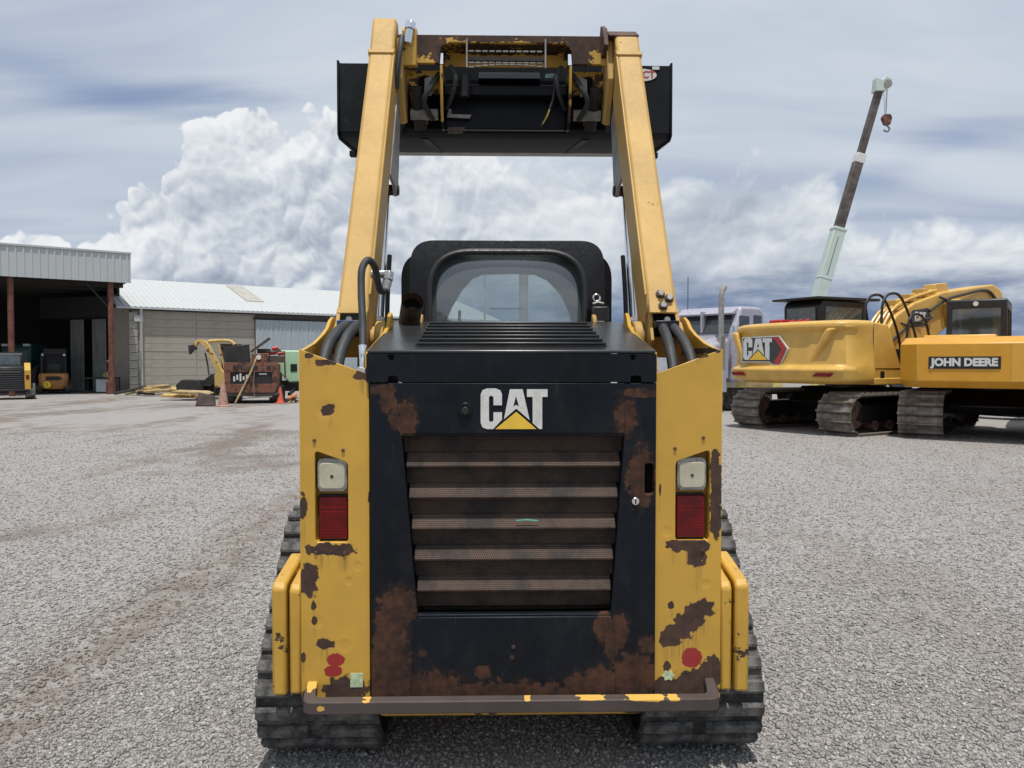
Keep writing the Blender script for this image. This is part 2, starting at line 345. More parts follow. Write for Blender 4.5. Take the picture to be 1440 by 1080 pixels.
# ------------------------------------------------------------------ mesh helper
class MB:
    def __init__(s): s.v = []; s.f = []
    def add(s, vs, fs):
        o = len(s.v); s.v += [tuple(v) for v in vs]; s.f += [tuple(i + o for i in f) for f in fs]; return s
    def box(s, x0, x1, y0, y1, z0, z1):
        return s.add([(x, y, z) for z in (z0, z1) for y in (y0, y1) for x in (x0, x1)],
                     [(0, 2, 3, 1), (4, 5, 7, 6), (0, 1, 5, 4), (2, 6, 7, 3), (0, 4, 6, 2), (1, 3, 7, 5)])
    def bar(s, p0, p1, wdt, hgt, up=(0, 0, 1)):
        p0 = Vector(p0); p1 = Vector(p1); t = (p1 - p0).normalized(); up = Vector(up)
        sd = t.cross(up)
        if sd.length < 1e-4: sd = t.cross(Vector((0, 1, 0)))
        sd.normalize(); u = sd.cross(t)
        vs = [p + sd * (a * wdt / 2) + u * (b * hgt / 2) for p in (p0, p1) for b in (-1, 1) for a in (-1, 1)]
        return s.add(vs, [(0, 2, 3, 1), (4, 5, 7, 6), (0, 1, 5, 4), (2, 6, 7, 3), (0, 4, 6, 2), (1, 3, 7, 5)])
    @staticmethod
    def _p(axis, a, u, v): return {'x': (a, u, v), 'y': (u, a, v), 'z': (u, v, a)}[axis]
    def prism(s, pts, axis, a, b):
        n = len(pts)
        vs = [s._p(axis, a, *p) for p in pts] + [s._p(axis, b, *p) for p in pts]
        return s.add(vs, [tuple(range(n)), tuple(range(2 * n - 1, n - 1, -1))] + [(i, (i + 1) % n, n + (i + 1) % n, n + i) for i in range(n)])
    def holed(s, outer, holes, axis, a, b):
        loops = [outer] + list(holes)
        tris = tessellate_polygon([[Vector((p[0], p[1], 0)) for p in lp] for lp in loops])
        flat = [p for lp in loops for p in lp]; n = len(flat)
        vs = [s._p(axis, a, *p) for p in flat] + [s._p(axis, b, *p) for p in flat]
        fs = [tuple(t) for t in tris] + [tuple(n + i for i in reversed(t)) for t in tris]
        o = 0
        for lp in loops:
            k = len(lp)
            fs += [(o + i, o + (i + 1) % k, n + o + (i + 1) % k, n + o + i) for i in range(k)]
            o += k
        return s.add(vs, fs)
    def tube(s, path, r, n=10, caps=True, closed=False):
        P = [Vector(p) for p in path]; k = len(P); rings = []
        rr = r if isinstance(r, (list, tuple)) else [r] * k
        nrm = None
        for i in range(k):
            if closed: t = P[(i + 1) % k] - P[i - 1]
            else: t = P[min(i + 1, k - 1)] - P[max(i - 1, 0)]
            t.normalize()
            if nrm is None: nrm = t.orthogonal().normalized()
            nrm = (nrm - t * nrm.dot(t)).normalized(); bn = t.cross(nrm)
            rings.append([P[i] + (nrm * math.cos(2 * math.pi * j / n) + bn * math.sin(2 * math.pi * j / n)) * rr[i] for j in range(n)])
        vs = [v for ring in rings for v in ring]; fs = []
        for i in range(k if closed else k - 1):
            a = i * n; b = ((i + 1) % k) * n
            fs += [(a + j, a + (j + 1) % n, b + (j + 1) % n, b + j) for j in range(n)]
        if caps and not closed: fs += [tuple(range(n - 1, -1, -1)), tuple((k - 1) * n + j for j in range(n))]
        return s.add(vs, fs)
    def cyl(s, p0, p1, r, n=16): return s.tube([p0, p1], r, n)
    def loft(s, secs, caps=True):
        n = len(secs[0]); vs = [v for sec in secs for v in sec]; fs = []
        for i in range(len(secs) - 1):
            a = i * n; b = a + n
            fs += [(a + j, a + (j + 1) % n, b + (j + 1) % n, b + j) for j in range(n)]
        if caps: fs += [tuple(range(n - 1, -1, -1)), tuple((len(secs) - 1) * n + j for j in range(n))]
        return s.add(vs, fs)
    def mesh(s, name, smooth=True, angle=32):
        me = bpy.data.meshes.new(name); me.from_pydata(s.v, [], s.f)
        bm = bmesh.new(); bm.from_mesh(me); bmesh.ops.recalc_face_normals(bm, faces=bm.faces[:]); bm.to_mesh(me); bm.free()
        if smooth:
            me.polygons.foreach_set('use_smooth', [True] * len(me.polygons)); me.set_sharp_from_angle(angle=R(angle))
        return me
    def build(s, name, mat, parent=None, bevel=0, seg=2, smooth=True, angle=32):
        me = s.mesh(name, smooth, angle); me.materials.append(M[mat] if isinstance(mat, str) else mat)
        o = bpy.data.objects.new(name, me); col.objects.link(o)
        if parent: o.parent = parent
        if bevel:
            b = o.modifiers.new('bevel', 'BEVEL'); b.width = bevel; b.segments = seg; b.limit_method = 'ANGLE'; b.angle_limit = R(40); b.harden_normals = False
        return o
def inst(name, me, parent, loc=(0, 0, 0), rot=(0, 0, 0), bevel=0):
    o = bpy.data.objects.new(name, me); col.objects.link(o); o.parent = parent; o.location = loc; o.rotation_euler = rot
    if bevel:
        b = o.modifiers.new('bevel', 'BEVEL'); b.width = bevel; b.segments = 1; b.limit_method = 'ANGLE'
    return o
def thing(name, label, cat, loc=(0, 0, 0), rz=0, group=None):
    o = bpy.data.objects.new(name, None); col.objects.link(o); o.location = loc; o.rotation_euler = (0, 0, rz)
    o.empty_display_size = .2
    o['label'] = label; o['category'] = cat
    if group: o['group'] = group
    return o
def tag(o, label, cat, group=None):
    o['label'] = label; o['category'] = cat
    if group: o['group'] = group
    return o
def rpoly(pts, rad, n=6):
    """polygon with rounded corners; rad is one number or one per corner"""
    out = []; k = len(pts)
    for i in range(k):
        r = rad[i] if isinstance(rad, (list, tuple)) else rad
        p = Vector(pts[i]); a = Vector(pts[i - 1]) - p; b = Vector(pts[(i + 1) % k]) - p
        if r <= 0: out.append(tuple(p)); continue
        r = min(r, a.length * .49, b.length * .49)
        p0 = p + a.normalized() * r; p1 = p + b.normalized() * r
        for j in range(n + 1):
            t = j / n; q = p0 * (1 - t) ** 2 + p * (2 * t * (1 - t)) + p1 * t * t
            out.append((q.x, q.y))
    return out
def smooth(pts, n=6):
    P = [Vector(p) for p in pts]; out = []
    for i in range(len(P) - 1):
        p0 = P[max(i - 1, 0)]; p1 = P[i]; p2 = P[i + 1]; p3 = P[min(i + 2, len(P) - 1)]
        for j in range(n):
            t = j / n
            out.append(.5 * ((2 * p1) + (p2 - p0) * t + (2 * p0 - 5 * p1 + 4 * p2 - p3) * t * t + (3 * p1 - p0 - 3 * p2 + p3) * t ** 3))
    out.append(P[-1]); return out
def belt(circles, step):
    """closed belt round circles ((y, z, r), counter-clockwise): list of (y, z, tangent angle) at even spacing"""
    k = len(circles); tan = []
    for i in range(k):
        y0, z0, r0 = circles[i]; y1, z1, r1 = circles[(i + 1) % k]
        u = Vector((y1 - y0, z1 - z0)); L = u.length; u /= L
        q = (r0 - r1) / L; right = Vector((u.y, -u.x)); n = u * q + right * math.sqrt(1 - q * q)
        tan.append((Vector((y0, z0)) + n * r0, Vector((y1, z1)) + n * r1, n))
    pts = []
    for i in range(k):
        a, b, n = tan[i]; n2 = tan[(i + 1) % k][2]
        for j in range(20): pts.append(a.lerp(b, j / 20))
        a0 = math.atan2(n.y, n.x); a1 = math.atan2(n2.y, n2.x)
        while a1 < a0: a1 += 2 * math.pi
        y1, z1, r1 = circles[(i + 1) % k]
        for j in range(14):
            t = a0 + (a1 - a0) * j / 14; pts.append(Vector((y1 + r1 * math.cos(t), z1 + r1 * math.sin(t))))
    seg = [(pts[(i + 1) % len(pts)] - pts[i]).length for i in range(len(pts))]; tot = sum(seg)
    cnt = max(8, round(tot / step)); out = []; i = 0; acc = 0
    for c in range(cnt):
        want = tot * c / cnt
        while acc + seg[i] < want: acc += seg[i]; i += 1
        p = pts[i].lerp(pts[(i + 1) % len(pts)], (want - acc) / max(seg[i], 1e-9)); tt = pts[(i + 1) % len(pts)] - pts[i]
        out.append((p.x, p.y, math.atan2(tt.y, tt.x)))
    return out
def beltmesh(path, x0, x1, th):
    mb = MB(); secs = []
    for (y, z, a) in path:
        ny, nz = math.sin(a), -math.cos(a)      # outward
        secs.append([(x0, y, z), (x1, y, z), (x1, y - ny * th, z - nz * th), (x0, y - ny * th, z - nz * th)])
    mb.loft(secs + [secs[0]], caps=False); return mb
# the three letters and the triangle, in units of the word's width
def lz(p): return [((x - 710) / 314, (190 - y) / 314) for x, y in p]
LETTERS = [('letter_c', lz([(583, 93), (623, 93), (645, 102), (653, 120), (653, 172), (613, 172), (613, 135), (607, 128), (598, 128), (592, 135), (592, 243), (598, 250), (607, 250), (613, 243), (613, 205), (653, 205), (653, 240), (612, 284), (583, 284), (562, 276), (553, 255), (553, 122), (562, 101)]), []),
           ('letter_a', lz([(690, 97), (750, 97), (783, 242), (720, 188), (662, 238)]), [lz([(719, 128), (706, 180), (720, 170), (733, 180)])]),
           ('letter_t', lz([(770, 97), (867, 97), (867, 133), (842, 133), (842, 284), (828, 284), (797, 256), (797, 133), (770, 133)]), []),
           ('logo_triangle', lz([(720, 203), (815, 284), (622, 284)]), [])]
def logo(parent, cx, cz, width, axis, a, b):
    for nm, pts, holes in LETTERS:
        f = lambda L: [(cx + u * width, cz + v * width) for u, v in L]
        mb = MB().holed(f(pts), [f(h) for h in holes], axis, a, b)
        mb.build(nm, 'decal_y' if nm == 'logo_triangle' else 'white', parent, smooth=False)
def textmesh(body, size, mat, parent, name, loc, rot, weight=0.0, sx=1.0, ext=.002):
    cu = bpy.data.curves.new('lettering', 'FONT'); cu.body = body; cu.size = size; cu.extrude = ext; cu.offset = weight; cu.align_x = 'CENTER'; cu.align_y = 'CENTER'
    cu.resolution_u = 3
    o = bpy.data.objects.new('lettering', cu); col.objects.link(o)
    dg = bpy.context.evaluated_depsgraph_get(); me = bpy.data.meshes.new_from_object(o.evaluated_get(dg))
    bpy.data.objects.remove(o)
    for v in me.vertices: v.co.x *= sx
    me.materials.clear(); me.materials.append(M[mat])
    r = bpy.data.objects.new(name, me); col.objects.link(r); r.parent = parent; r.location = loc; r.rotation_euler = rot
    return r

# ------------------------------------------------------------------ ground
def ground():
    m, t, p = newmat('gravel_yard')
    obj = t.new('ShaderNodeTexCoord').outputs['Object']
    v1 = t.voro(obj, 62, 'F1', 'Color'); d1 = t.voro(obj, 62, 'F1', 'Distance')
    v2 = t.voro(obj, 150, 'F1', 'Color'); d2 = t.voro(obj, 150, 'F1', 'Distance')
    g1 = t.m('MULTIPLY', t.sep(v1)[0], 1.0); g2 = t.sep(v2)[1]
    tone = t.m('ADD', t.m('MULTIPLY', g1, .55), t.m('MULTIPLY', g2, .45))
    cc = t.ramp(tone, [(.1, (.190, .178, .169)), (.45, (.278, .262, .250)), (.8, (.36, .343, .329)), (1, (.46, .445, .43))])
    cc = t.mix(t.step(d1, .5, .95, 0., .35), cc, (.17, .155, .145))
    # packed brown earth showing through in long patches
    big = t.noise(t.mapping(obj, rot=(0, 0, R(-24)), scale=(.55, .16, 1)), 1.0, 6, .6, .6)
    med = t.noise(obj, 1.4, 5, .6)
    earth = t.step(t.m('ADD', big, t.m('MULTIPLY', t.m('SUBTRACT', med, .5), .45)), .46, .64)
    gx, gy, gz = t.sep(obj)
    earth = t.m('MULTIPLY', earth, t.step(gx, 4.0, -2.0, .25, 1.0))
    # wheel lane of packed earth running along the yard
    lane = t.m('DIVIDE', t.m('ADD', t.m('ADD', gx, 1.92), t.m('ADD', t.m('MULTIPLY', gy, .055), t.m('MULTIPLY', t.m('SUBTRACT', t.noise(obj, .9, 4, .6), .5), .6))), .24)
    lane = t.m('MULTIPLY', t.m('POWER', 2.718, t.m('MULTIPLY', t.m('MULTIPLY', lane, lane), -1.0)), t.step(t.noise(obj, 5, 5, .65), .30, .62))
    earth = t.m('MAXIMUM', earth, t.m('MULTIPLY', lane, t.step(gy, 14, 8)))
    cc = t.mix(t.m('MULTIPLY', earth, .78), cc, (.150, .118, .095))
    far = t.noise(t.mapping(obj, scale=(.22, .6, 1)), .55, 5, .6)
    cc = t.mix(t.m('MULTIPLY', t.step(far, .45, .75),   .30), cc, (.22, .20, .18))
    t.put(p.inputs['Base Color'], cc); p.inputs['Roughness'].default_value = .95; p.inputs['Specular IOR Level'].default_value = .15
    h = t.m('ADD', t.m('MULTIPLY', d1, -1.0), t.m('MULTIPLY', d2, -.45))
    bump(t, p, h, .45, .008)
    mb = MB(); mb.add([(-900, -300, 0), (900, -300, 0), (900, 1500, 0), (-900, 1500, 0)], [(0, 1, 2, 3)])
    o = mb.build('ground', m, smooth=False); o['kind'] = 'structure'
    # loose stones lying on the packed yard
    ms, t, p = newmat('loose_gravel')
    rnd = t.new('ShaderNodeNewGeometry').outputs['Random Per Island']
    obj = t.new('ShaderNodeTexCoord').outputs['Object']
    cc = t.ramp(rnd, [(0, (.19, .178, .167)), (.3, (.275, .260, .247)), (.7, (.345, .328, .313)), (.93, (.43, .413, .397)), (1, (.60, .585, .565))])
    gx, gy, gz = t.sep(obj)
    lane = t.m('DIVIDE', t.m('ADD', t.m('ADD', gx, 1.92), t.m('ADD', t.m('MULTIPLY', gy, .055), t.m('MULTIPLY', t.m('SUBTRACT', t.noise(obj, .9, 4, .6), .5), .6))), .24)
    lane = t.m('MULTIPLY', t.m('POWER', 2.718, t.m('MULTIPLY', t.m('MULTIPLY', lane, lane), -1.0)), t.step(gy, 14, 8))
    cc = t.mix(t.m('MULTIPLY', lane, .8), cc, (.165, .122, .093))
    t.put(p.inputs['Base Color'], t.mix(t.m('MULTIPLY', t.noise(obj, 120, 3, .6), .5), cc, (.21, .20, .19))); p.inputs['Roughness'].default_value = .95; p.inputs['Specular IOR Level'].default_value = .15
    rng = np.random.default_rng(3)
    ico = np.array([(1, 0, 0), (-1, 0, 0), (0, 1, 0), (0, -1, 0), (0, 0, 1), (0, 0, -1)], float)
    fc = np.array([(0, 2, 4), (2, 1, 4), (1, 3, 4), (3, 0, 4), (2, 0, 5), (1, 2, 5), (3, 1, 5), (0, 3, 5)])
    n = 220000                                   # thins out smoothly with distance
    u = rng.random(n); yy = 2.1 * (17 / 2.1) ** (u ** 1.45)
    pos = np.stack([rng.uniform(-1, 1, n) * (yy * .74 + .3), yy], 1)
    sz = (.0036 + .00015 * yy) + (.0078 + .0001 * yy) * rng.random(n) ** 3.4
    on_lane = np.abs(pos[:, 0] + 1.92 + .055 * pos[:, 1]) < .16
    keep = (np.abs(pos[:, 0]) < pos[:, 1] * .70 + .3) & ~(on_lane & (rng.random(n) < .55)); pos = pos[keep]; sz = sz[keep]; n = len(sz)
    V = ico[None] * (1 + rng.uniform(-.3, .3, (n, 6, 1))) + rng.uniform(-.34, .34, (n, 6, 3))
    V *= sz[:, None, None] * np.stack([rng.uniform(.75, 1.3, n), rng.uniform(.75, 1.3, n), rng.uniform(.6, .95, n)], 1)[:, None]
    a = rng.uniform(0, 6.283, n); ca, sa = np.cos(a)[:, None], np.sin(a)[:, None]
    X = V[:, :, 0] * ca - V[:, :, 1] * sa; Y = V[:, :, 0] * sa + V[:, :, 1] * ca
    V = np.stack([X + pos[:, 0:1], Y + pos[:, 1:2], V[:, :, 2] + sz[:, None] * .30], 2).reshape(-1, 3)
    F = (fc[None] + 6 * np.arange(n)[:, None, None]).reshape(-1)
    me = bpy.data.meshes.new('loose_gravel'); me.vertices.add(len(V)); me.vertices.foreach_set('co', V.astype(np.float32).ravel())
    me.loops.add(len(F)); me.loops.foreach_set('vertex_index', F.astype(np.int32)); me.polygons.add(n * 8)
    me.polygons.foreach_set('loop_start', np.arange(0, n * 24, 3, dtype=np.int32)); me.update(calc_edges=True)
    me.materials.append(ms)
    o = bpy.data.objects.new('loose_gravel', me); col.objects.link(o)
    o['kind'] = 'stuff'; tag(o, 'loose grey gravel stones strewn over the yard', 'gravel')
ground()

M['brass'] = simple('worn_brass', (.20, .13, .05), .4, metal=.6, var=.5, scale=25)
M['tealmetal'] = simple('pale_teal_metal', (.25, .38, .34), .5)
M['steelgrey'] = simple('worn_grey_steel', (.26, .255, .24), .55, var=.3, scale=10, bmp=.2)
M['junkish'] = simple('dark_guard', (.03, .026, .022), .8)
# ------------------------------------------------------------------ the track loader (local axes: x right, y forward, z up; y = 0 is its rear face)
loader = thing('track_loader', 'worn yellow and black compact track loader with arms and black bucket raised', 'track loader', (0, 2.70, 0), R(1.25))
L = loader
TW = (.93, .485)                                   # outer and inner x of the tracks

# lower body
MB().box(-.495, .495, .10, 1.9, .30, 1.40).build('chassis', 'dark', L)
mb = MB().prism([(.02, .24), (.10, .20), (1.8, .20), (1.8, .31), (.02, .31)], 'x', -.47, .47)
mb.build('belly_plate', 'yellow_worn', L, bevel=.006)
MB().box(-.495, .495, .012, .1, .295, .33).build('rear_sill', 'yellow_worn', L)

# rear towers
def tower(s):
    mat = 'tower_l' if s < 0 else 'tower_r'
    xo, xi = .745 * s, .502 * s
    t = MB()
    outer = [(xo, .30), (xo, 1.548), (xi, 1.458), (xi, .30)]
    a, b = (.692, .576) if s < 0 else (.702, .580)
    hole = rpoly([(a * s, .868), (a * s, 1.192), (b * s, 1.150), (b * s, .868)], .016, 4)
    t.holed(outer, [hole], 'y', 0, .010)
    # outer side plate, rising forward to the arm pivot
    curve = [(.02, 1.545), (.20, 1.575), (.34, 1.612), (.42, 1.64), (.47, 1.672), (.52, 1.69), (.57, 1.69), (.62, 1.665), (.66, 1.61)]
    t.prism([(.0105, .30), (.0105, 1.546)] + curve + [(.80, 1.25), (.80, .95), (.55, .85), (.25, .62), (.05, .33)], 'x', xo, xo - .014 * s)
    crv = [(.06, 1.545), (.30, 1.592), (.46, 1.628), (.54, 1.655), (.585, 1.70), (.62, 1.715), (.65, 1.70), (.67, 1.655), (.72, 1.63)]
    t.prism([(.012, .30), (.012, 1.452), (.03, 1.535)] + crv + [(.85, 1.25), (.85, .30)], 'x', xi, xi + .016 * s)
    o = t.build('rear_tower', mat, L, bevel=.0016, seg=1)
    # dark sheet added for the shade inside the tower
    MB().box(min(xo, xi) + .018, max(xo, xi) - .018, .30, .34, .35, 1.40).build('tower_shade_sheet', 'dark', o)
    # lamp pocket and lamps
    x0, x1 = sorted((a * s, b * s))
    MB().box(x0 - .01, x1 + .01, .060, .066, .84, 1.21).add([], []).build('lamp_pocket', 'yellow', o)
    p = MB()
    for (q0, q1) in ((x0 - .012, x0 - .002), (x1 + .002, x1 + .012)): p.box(q0, q1, .0105, .062, .85, 1.20)
    p.box(x0 - .002, x1 + .002, .0105, .062, .858, .866)
    p.build('pocket_wall', 'yellow', o)
    cx = (x0 + x1) / 2
    hs = MB().prism(rpoly([(cx - .053, 1.047), (cx + .053, 1.047), (cx + .053, 1.163), (cx - .053, 1.163)], .022), 'y', .012, .059).build('work_light', 'lamp_rim', o, bevel=.004)
    g = MB().prism(rpoly([(cx - .046, 1.055), (cx + .046, 1.055), (cx + .046, 1.148), (cx - .046, 1.148)], .02), 'y', .006, .013); g.build('work_light_lens', 'lamp_white', o, bevel=.004)
    MB().cyl((cx, .0045, 1.10), (cx, .0065, 1.10), .006, 10).build('lens_dot', 'rust', o)
    teeth = MB()
    for i in range(12): teeth.box(cx - .043 + i * .0074, cx - .0388 + i * .0074, .0085, .012, 1.149, 1.160)
    for i in range(12): teeth.box(cx - .043 + i * .0074, cx - .0388 + i * .0074, .0085, .012, 1.0475, 1.053)
    teeth.build('lens_ribs', 'steel', o)
    MB().prism(rpoly([(cx - .055, .868), (cx + .055, .868), (cx + .055, 1.030), (cx - .055, 1.030)], .008), 'y', .040, .059).build('tail_light_housing', 'seal', o)
    MB().prism(rpoly([(cx - .050, .875), (cx + .050, .875), (cx + .050, 1.024), (cx - .050, 1.024)], .006), 'y', .024, .041).build('tail_light', 'lamp_red', o, bevel=.003)
    rl = MB()
    for i in range(9): rl.box(cx - .044, cx + .044,   .0222, .0245, .885 + i * .0105, .8885 + i * .0105)
    rl.box(cx - .047, cx + .047, .0215, .0245, .985, .9905)
    rl.build('tail_light_ribs', 'lamp_red', o)
    bolts = [(-.6925, 1.2275), (-.5925, 1.1925), (-.69, .8325), (-.59, .83)] if s < 0 else [(.577, 1.196), (.678, 1.234), (.677, .832)]
    for (bx, bz) in bolts:
        MB().cyl((bx, -.005, bz), (bx, .002, bz), .0065, 6).build('bolt', 'rust', o, bevel=.001)
    # small worn stickers
    if s < 0:
        MB().box(-.572, -.528, -.0015, .0005, .352, .402).build('sticker', 'sticker', o)
    else:
        pts = [(.558 + .020 * (1 + .22 * math.cos(6 * k * .2618)) * math.cos(k * .2618), .384 + .017 * (1 + .22 * math.cos(6 * k * .2618)) * math.sin(k * .2618)) for k in range(24)]
        MB().prism(pts, 'y', -.0015, .0005).build('sticker', 'sticker', o)
    # bush of the arm pivot on both plates
    for x in (xo - .02 * s, xi + .02 * s):
        MB().cyl((x, .54, 1.60), (x - .035 * s if abs(x) > .6 else x + .035 * s, .54, 1.60), .075, 20).build('pivot_bush', 'arm', o, bevel=.006)
    MB().box(min(xo, xi) + .02, max(xo, xi) - .02, .30, .75, 1.36, 1.40).build('tower_floor', 'yellow_worn', o)
    return o
tl = tower(-1); tr = tower(1)
MB().prism([(-.56, 1.44), (-.505, 1.43), (-.505, 1.475), (-.545, 1.485)], 'y', .03, .09).build('filter_bracket', 'white', L)

# rear door: slanted side frames, top panel, lower panel, six louvres between
door = MB().holed([(-.497, .295), (-.497, 1.428), (.508, 1.428), (.508, .295)],
                  [[(-.385, 1.243), (-.333, .612), (.350, .612), (.395, 1.243)], rpoly([(.468, 1.145), (.468, 1.035), (.501, 1.035), (.501, 1.145)], .012, 3)], 'y', -.012, .02)
door = door.build('rear_door', 'door', L, bevel=.003)
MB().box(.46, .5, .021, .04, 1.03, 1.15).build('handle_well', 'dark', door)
MB().prism([(-.385, 1.428), (.395, 1.428), (.395, 1.252), (-.385, 1.252)], 'y', -.017, -.0125).build('top_panel', 'door', door, bevel=.006)
MB().prism([(-.333, .606), (.350, .606), (.372, .302), (-.362, .302)], 'y', -.022, -.0125).build('lower_panel', 'door', door, bevel=.004)
# slanted inner cheeks of the louvre opening
for xa, xb in ((-.385, -.333), (.395, .350)):
    MB().add([(xa, -.012, 1.243), (xb, -.012, .612), (xb, .085, .612), (xa, .085, 1.243)], [(0, 1, 2, 3)]).build('opening_cheek', 'door', door)
def xl(z): return -.385 + (1.243 - z) / .631 * .052
def xr(z): return .395 - (1.243 - z) / .631 * .045
MB().box(-.40, .40, .082, .086, .60, 1.26).build('radiator_screen', 'grille_shaded', door)
pitch = .1105
for i in range(5):
    zt = 1.178 - i * pitch            # top of the lit slope
    zb = zt - .046
    lo = MB()
    sec = lambda x: [(x, .040, zt + .004), (x, .033, zt + .004), (x, .002, zb + .006), (x, .002, zb), (x, .012, zb - .004)]
    lo.loft([sec(xl(zb) + .003), sec(xr(zb) - .003)])
    lo.build('louver', 'grille', door, bevel=.003)
for i in range(6):
    zt = 1.240 - i * pitch if i else 1.243
    lo = MB(); z1 = 1.178 - i * pitch + .004; z0 = 1.178 - (i - 1) * pitch - .050
    z0 = min(z0, 1.243); z1 = max(z1, .612)
    lo.add([(xl(z0), .037, z0), (xr(z0), .037, z0), (xr(z1), .037, z1), (xl(z1), .037, z1)], [(0, 1, 2, 3)])
    lo.build('louver_back', 'grille_shaded', door)
MB().prism([(.012, .9440), (.055, .9475), (.095, .9425), (.088, .9395), (.05, .9425), (.018, .940)], 'y', .0, .0018).build('paint_scrape', simple('teal_scrape', (.16, .50, .42), .6), door)
logo(door, .007, 1.338, .234, 'y', -.0195, -.0165)
kn = MB().cyl((-.164, -.025, 1.335), (-.164, -.012, 1.335), .027, 24).build('release_knob', 'black', door, bevel=.004)
MB().cyl((-.164, -.030, 1.333), (-.164, -.02, 1.333), .013, 18).build('release_button', 'seal', kn, bevel=.002)
kl = MB().cyl((.435, -.020, 1.012), (.435, -.008, 1.012), .0135, 20).build('key_lock', 'chrome', door, bevel=.002)
MB().box(.433, .437, -.0215, -.0195, 1.003, 1.019).build('key_slot', 'dark', kl)
MB().cyl((.005, -.0245, .500), (.005, -.021, .500), .007, 12).build('screw', 'rust', door)

# hood
def hz(y): return 1.532 + .178 * y
hd = MB()
hd.holed([(-.508, .0), (-.515, .80), (.515, .80), (.508, .0)], [[(-.345, .075), (-.352, .765), (.352, .765), (.345, .075)]], 'z', 0, .012)
hd.v = [(x, y, z + hz(y)) for x, y, z in hd.v]
notch = [(-.508, 1.432), (-.508, 1.531), (.508, 1.531), (.508, 1.432), (.455, 1.432), (.453, 1.452), (.43, 1.456), (.417, 1.452), (.415, 1.432), (-.395, 1.432), (-.397, 1.452), (-.41, 1.456), (-.432, 1.452), (-.434, 1.432)]
n1 = rpoly([(-.438, 1.528), (-.426, 1.508), (-.414, 1.508), (-.408, 1.528)], .004, 3)
n2 = rpoly([(.413, 1.528), (.419, 1.508), (.431, 1.508), (.437, 1.528)], .004, 3)
hood = hd.build('hood', 'hood', L, bevel=.004)
MB().holed(notch, [n1, n2], 'y', -.014, 0.0).build('hood_rear_strip', 'black', hood, bevel=.004)
for s in (-1, 1): MB().prism([(0, 1.43), (0, 1.53), (.80, 1.672), (.80, 1.40)], 'x', s * .508, s * .498).build('hood_side', 'hood', hood)
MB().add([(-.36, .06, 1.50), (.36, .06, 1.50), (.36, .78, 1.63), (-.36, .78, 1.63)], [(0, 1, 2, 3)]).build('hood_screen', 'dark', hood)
for i in range(7):                               # stepped louvres climbing towards the cab
    y = .078 + i * .098; z1 = hz(y + .098) + .010
    lv = MB().prism([(y - .004, z1 - .006), (y - .004, z1), (y + .098, z1 + .001), (y + .098, z1 - .006)], 'x', -.343 - .001 * i, .343 + .001 * i)
    lv = lv.build('hood_louver', 'hood', hood, bevel=.0015)
    MB().prism([(y + .004, z1 - .040), (y + .004, z1 - .0065), (y + .007, z1 - .0065), (y + .007, z1 - .040)], 'x', -.342, .342).build('louver_mesh', 'hoodmesh', lv)
# bumper bar with hooked ends
def bb(x, y): return (x, y)
bar = [(-.722, -.075), (-.700, -.108), (.700, -.108), (.722, -.075), (.722, .0), (.688, .0), (.684, -.052), (.670, -.062), (-.670, -.062), (-.684, -.052), (-.688, .0), (-.722, .0)]
bm_ = MB().prism(rpoly(bar, [.02, .02, .02, .02, 0, 0, .015, .015, .015, .015, 0, 0], 4), 'z', .302, .346)
bm_.v = [(x, y, z + (.03 * (y + .06) / .06 if y > -.06 else 0)) for x, y, z in bm_.v]
M['bumper_y'] = paint('bumper_top_paint', (.066, .049, .044), spots=[(-.655, .325, .014, .010), (-.70, .37, .02, .012), (.27, .3475, .05, .004), (.44, .347, .05, .007), (.49, .346, .03, .010), (.555, .345, .018, .008), (-.5, .352, .02, .008), (.05, .3475, .012, .005)], rustmix=(.60, .36, .07), rough=.7, coat=.05, var=.3)
bmp = bm_.build('bumper_bar', 'bumper_y', L, bevel=.006)

# counterweight slabs over the tracks
for s in (-1, 1):
    for k, (xa, xb, zt, y0) in enumerate(((.848, .798, .722, .0), (.790, .748, .712, .012))):
        pr = [(y0, .322), (y0, zt - .02), (y0 + .02, zt), (y0 + .26, zt + .045), (y0 + .29, zt + .02), (y0 + .22, .60), (y0 + .06, .36), (y0 + .04, .322)]
        MB().prism(pr, 'x', s * xa, s * xb).build('counterweight', 'slab', L, bevel=.010, seg=3)
    MB().box(min(s * .80, s * .70), max(s * .80, s * .70), .16, .26, .66, .72).build('counterweight_bracket', 'yellow', L, bevel=.006)

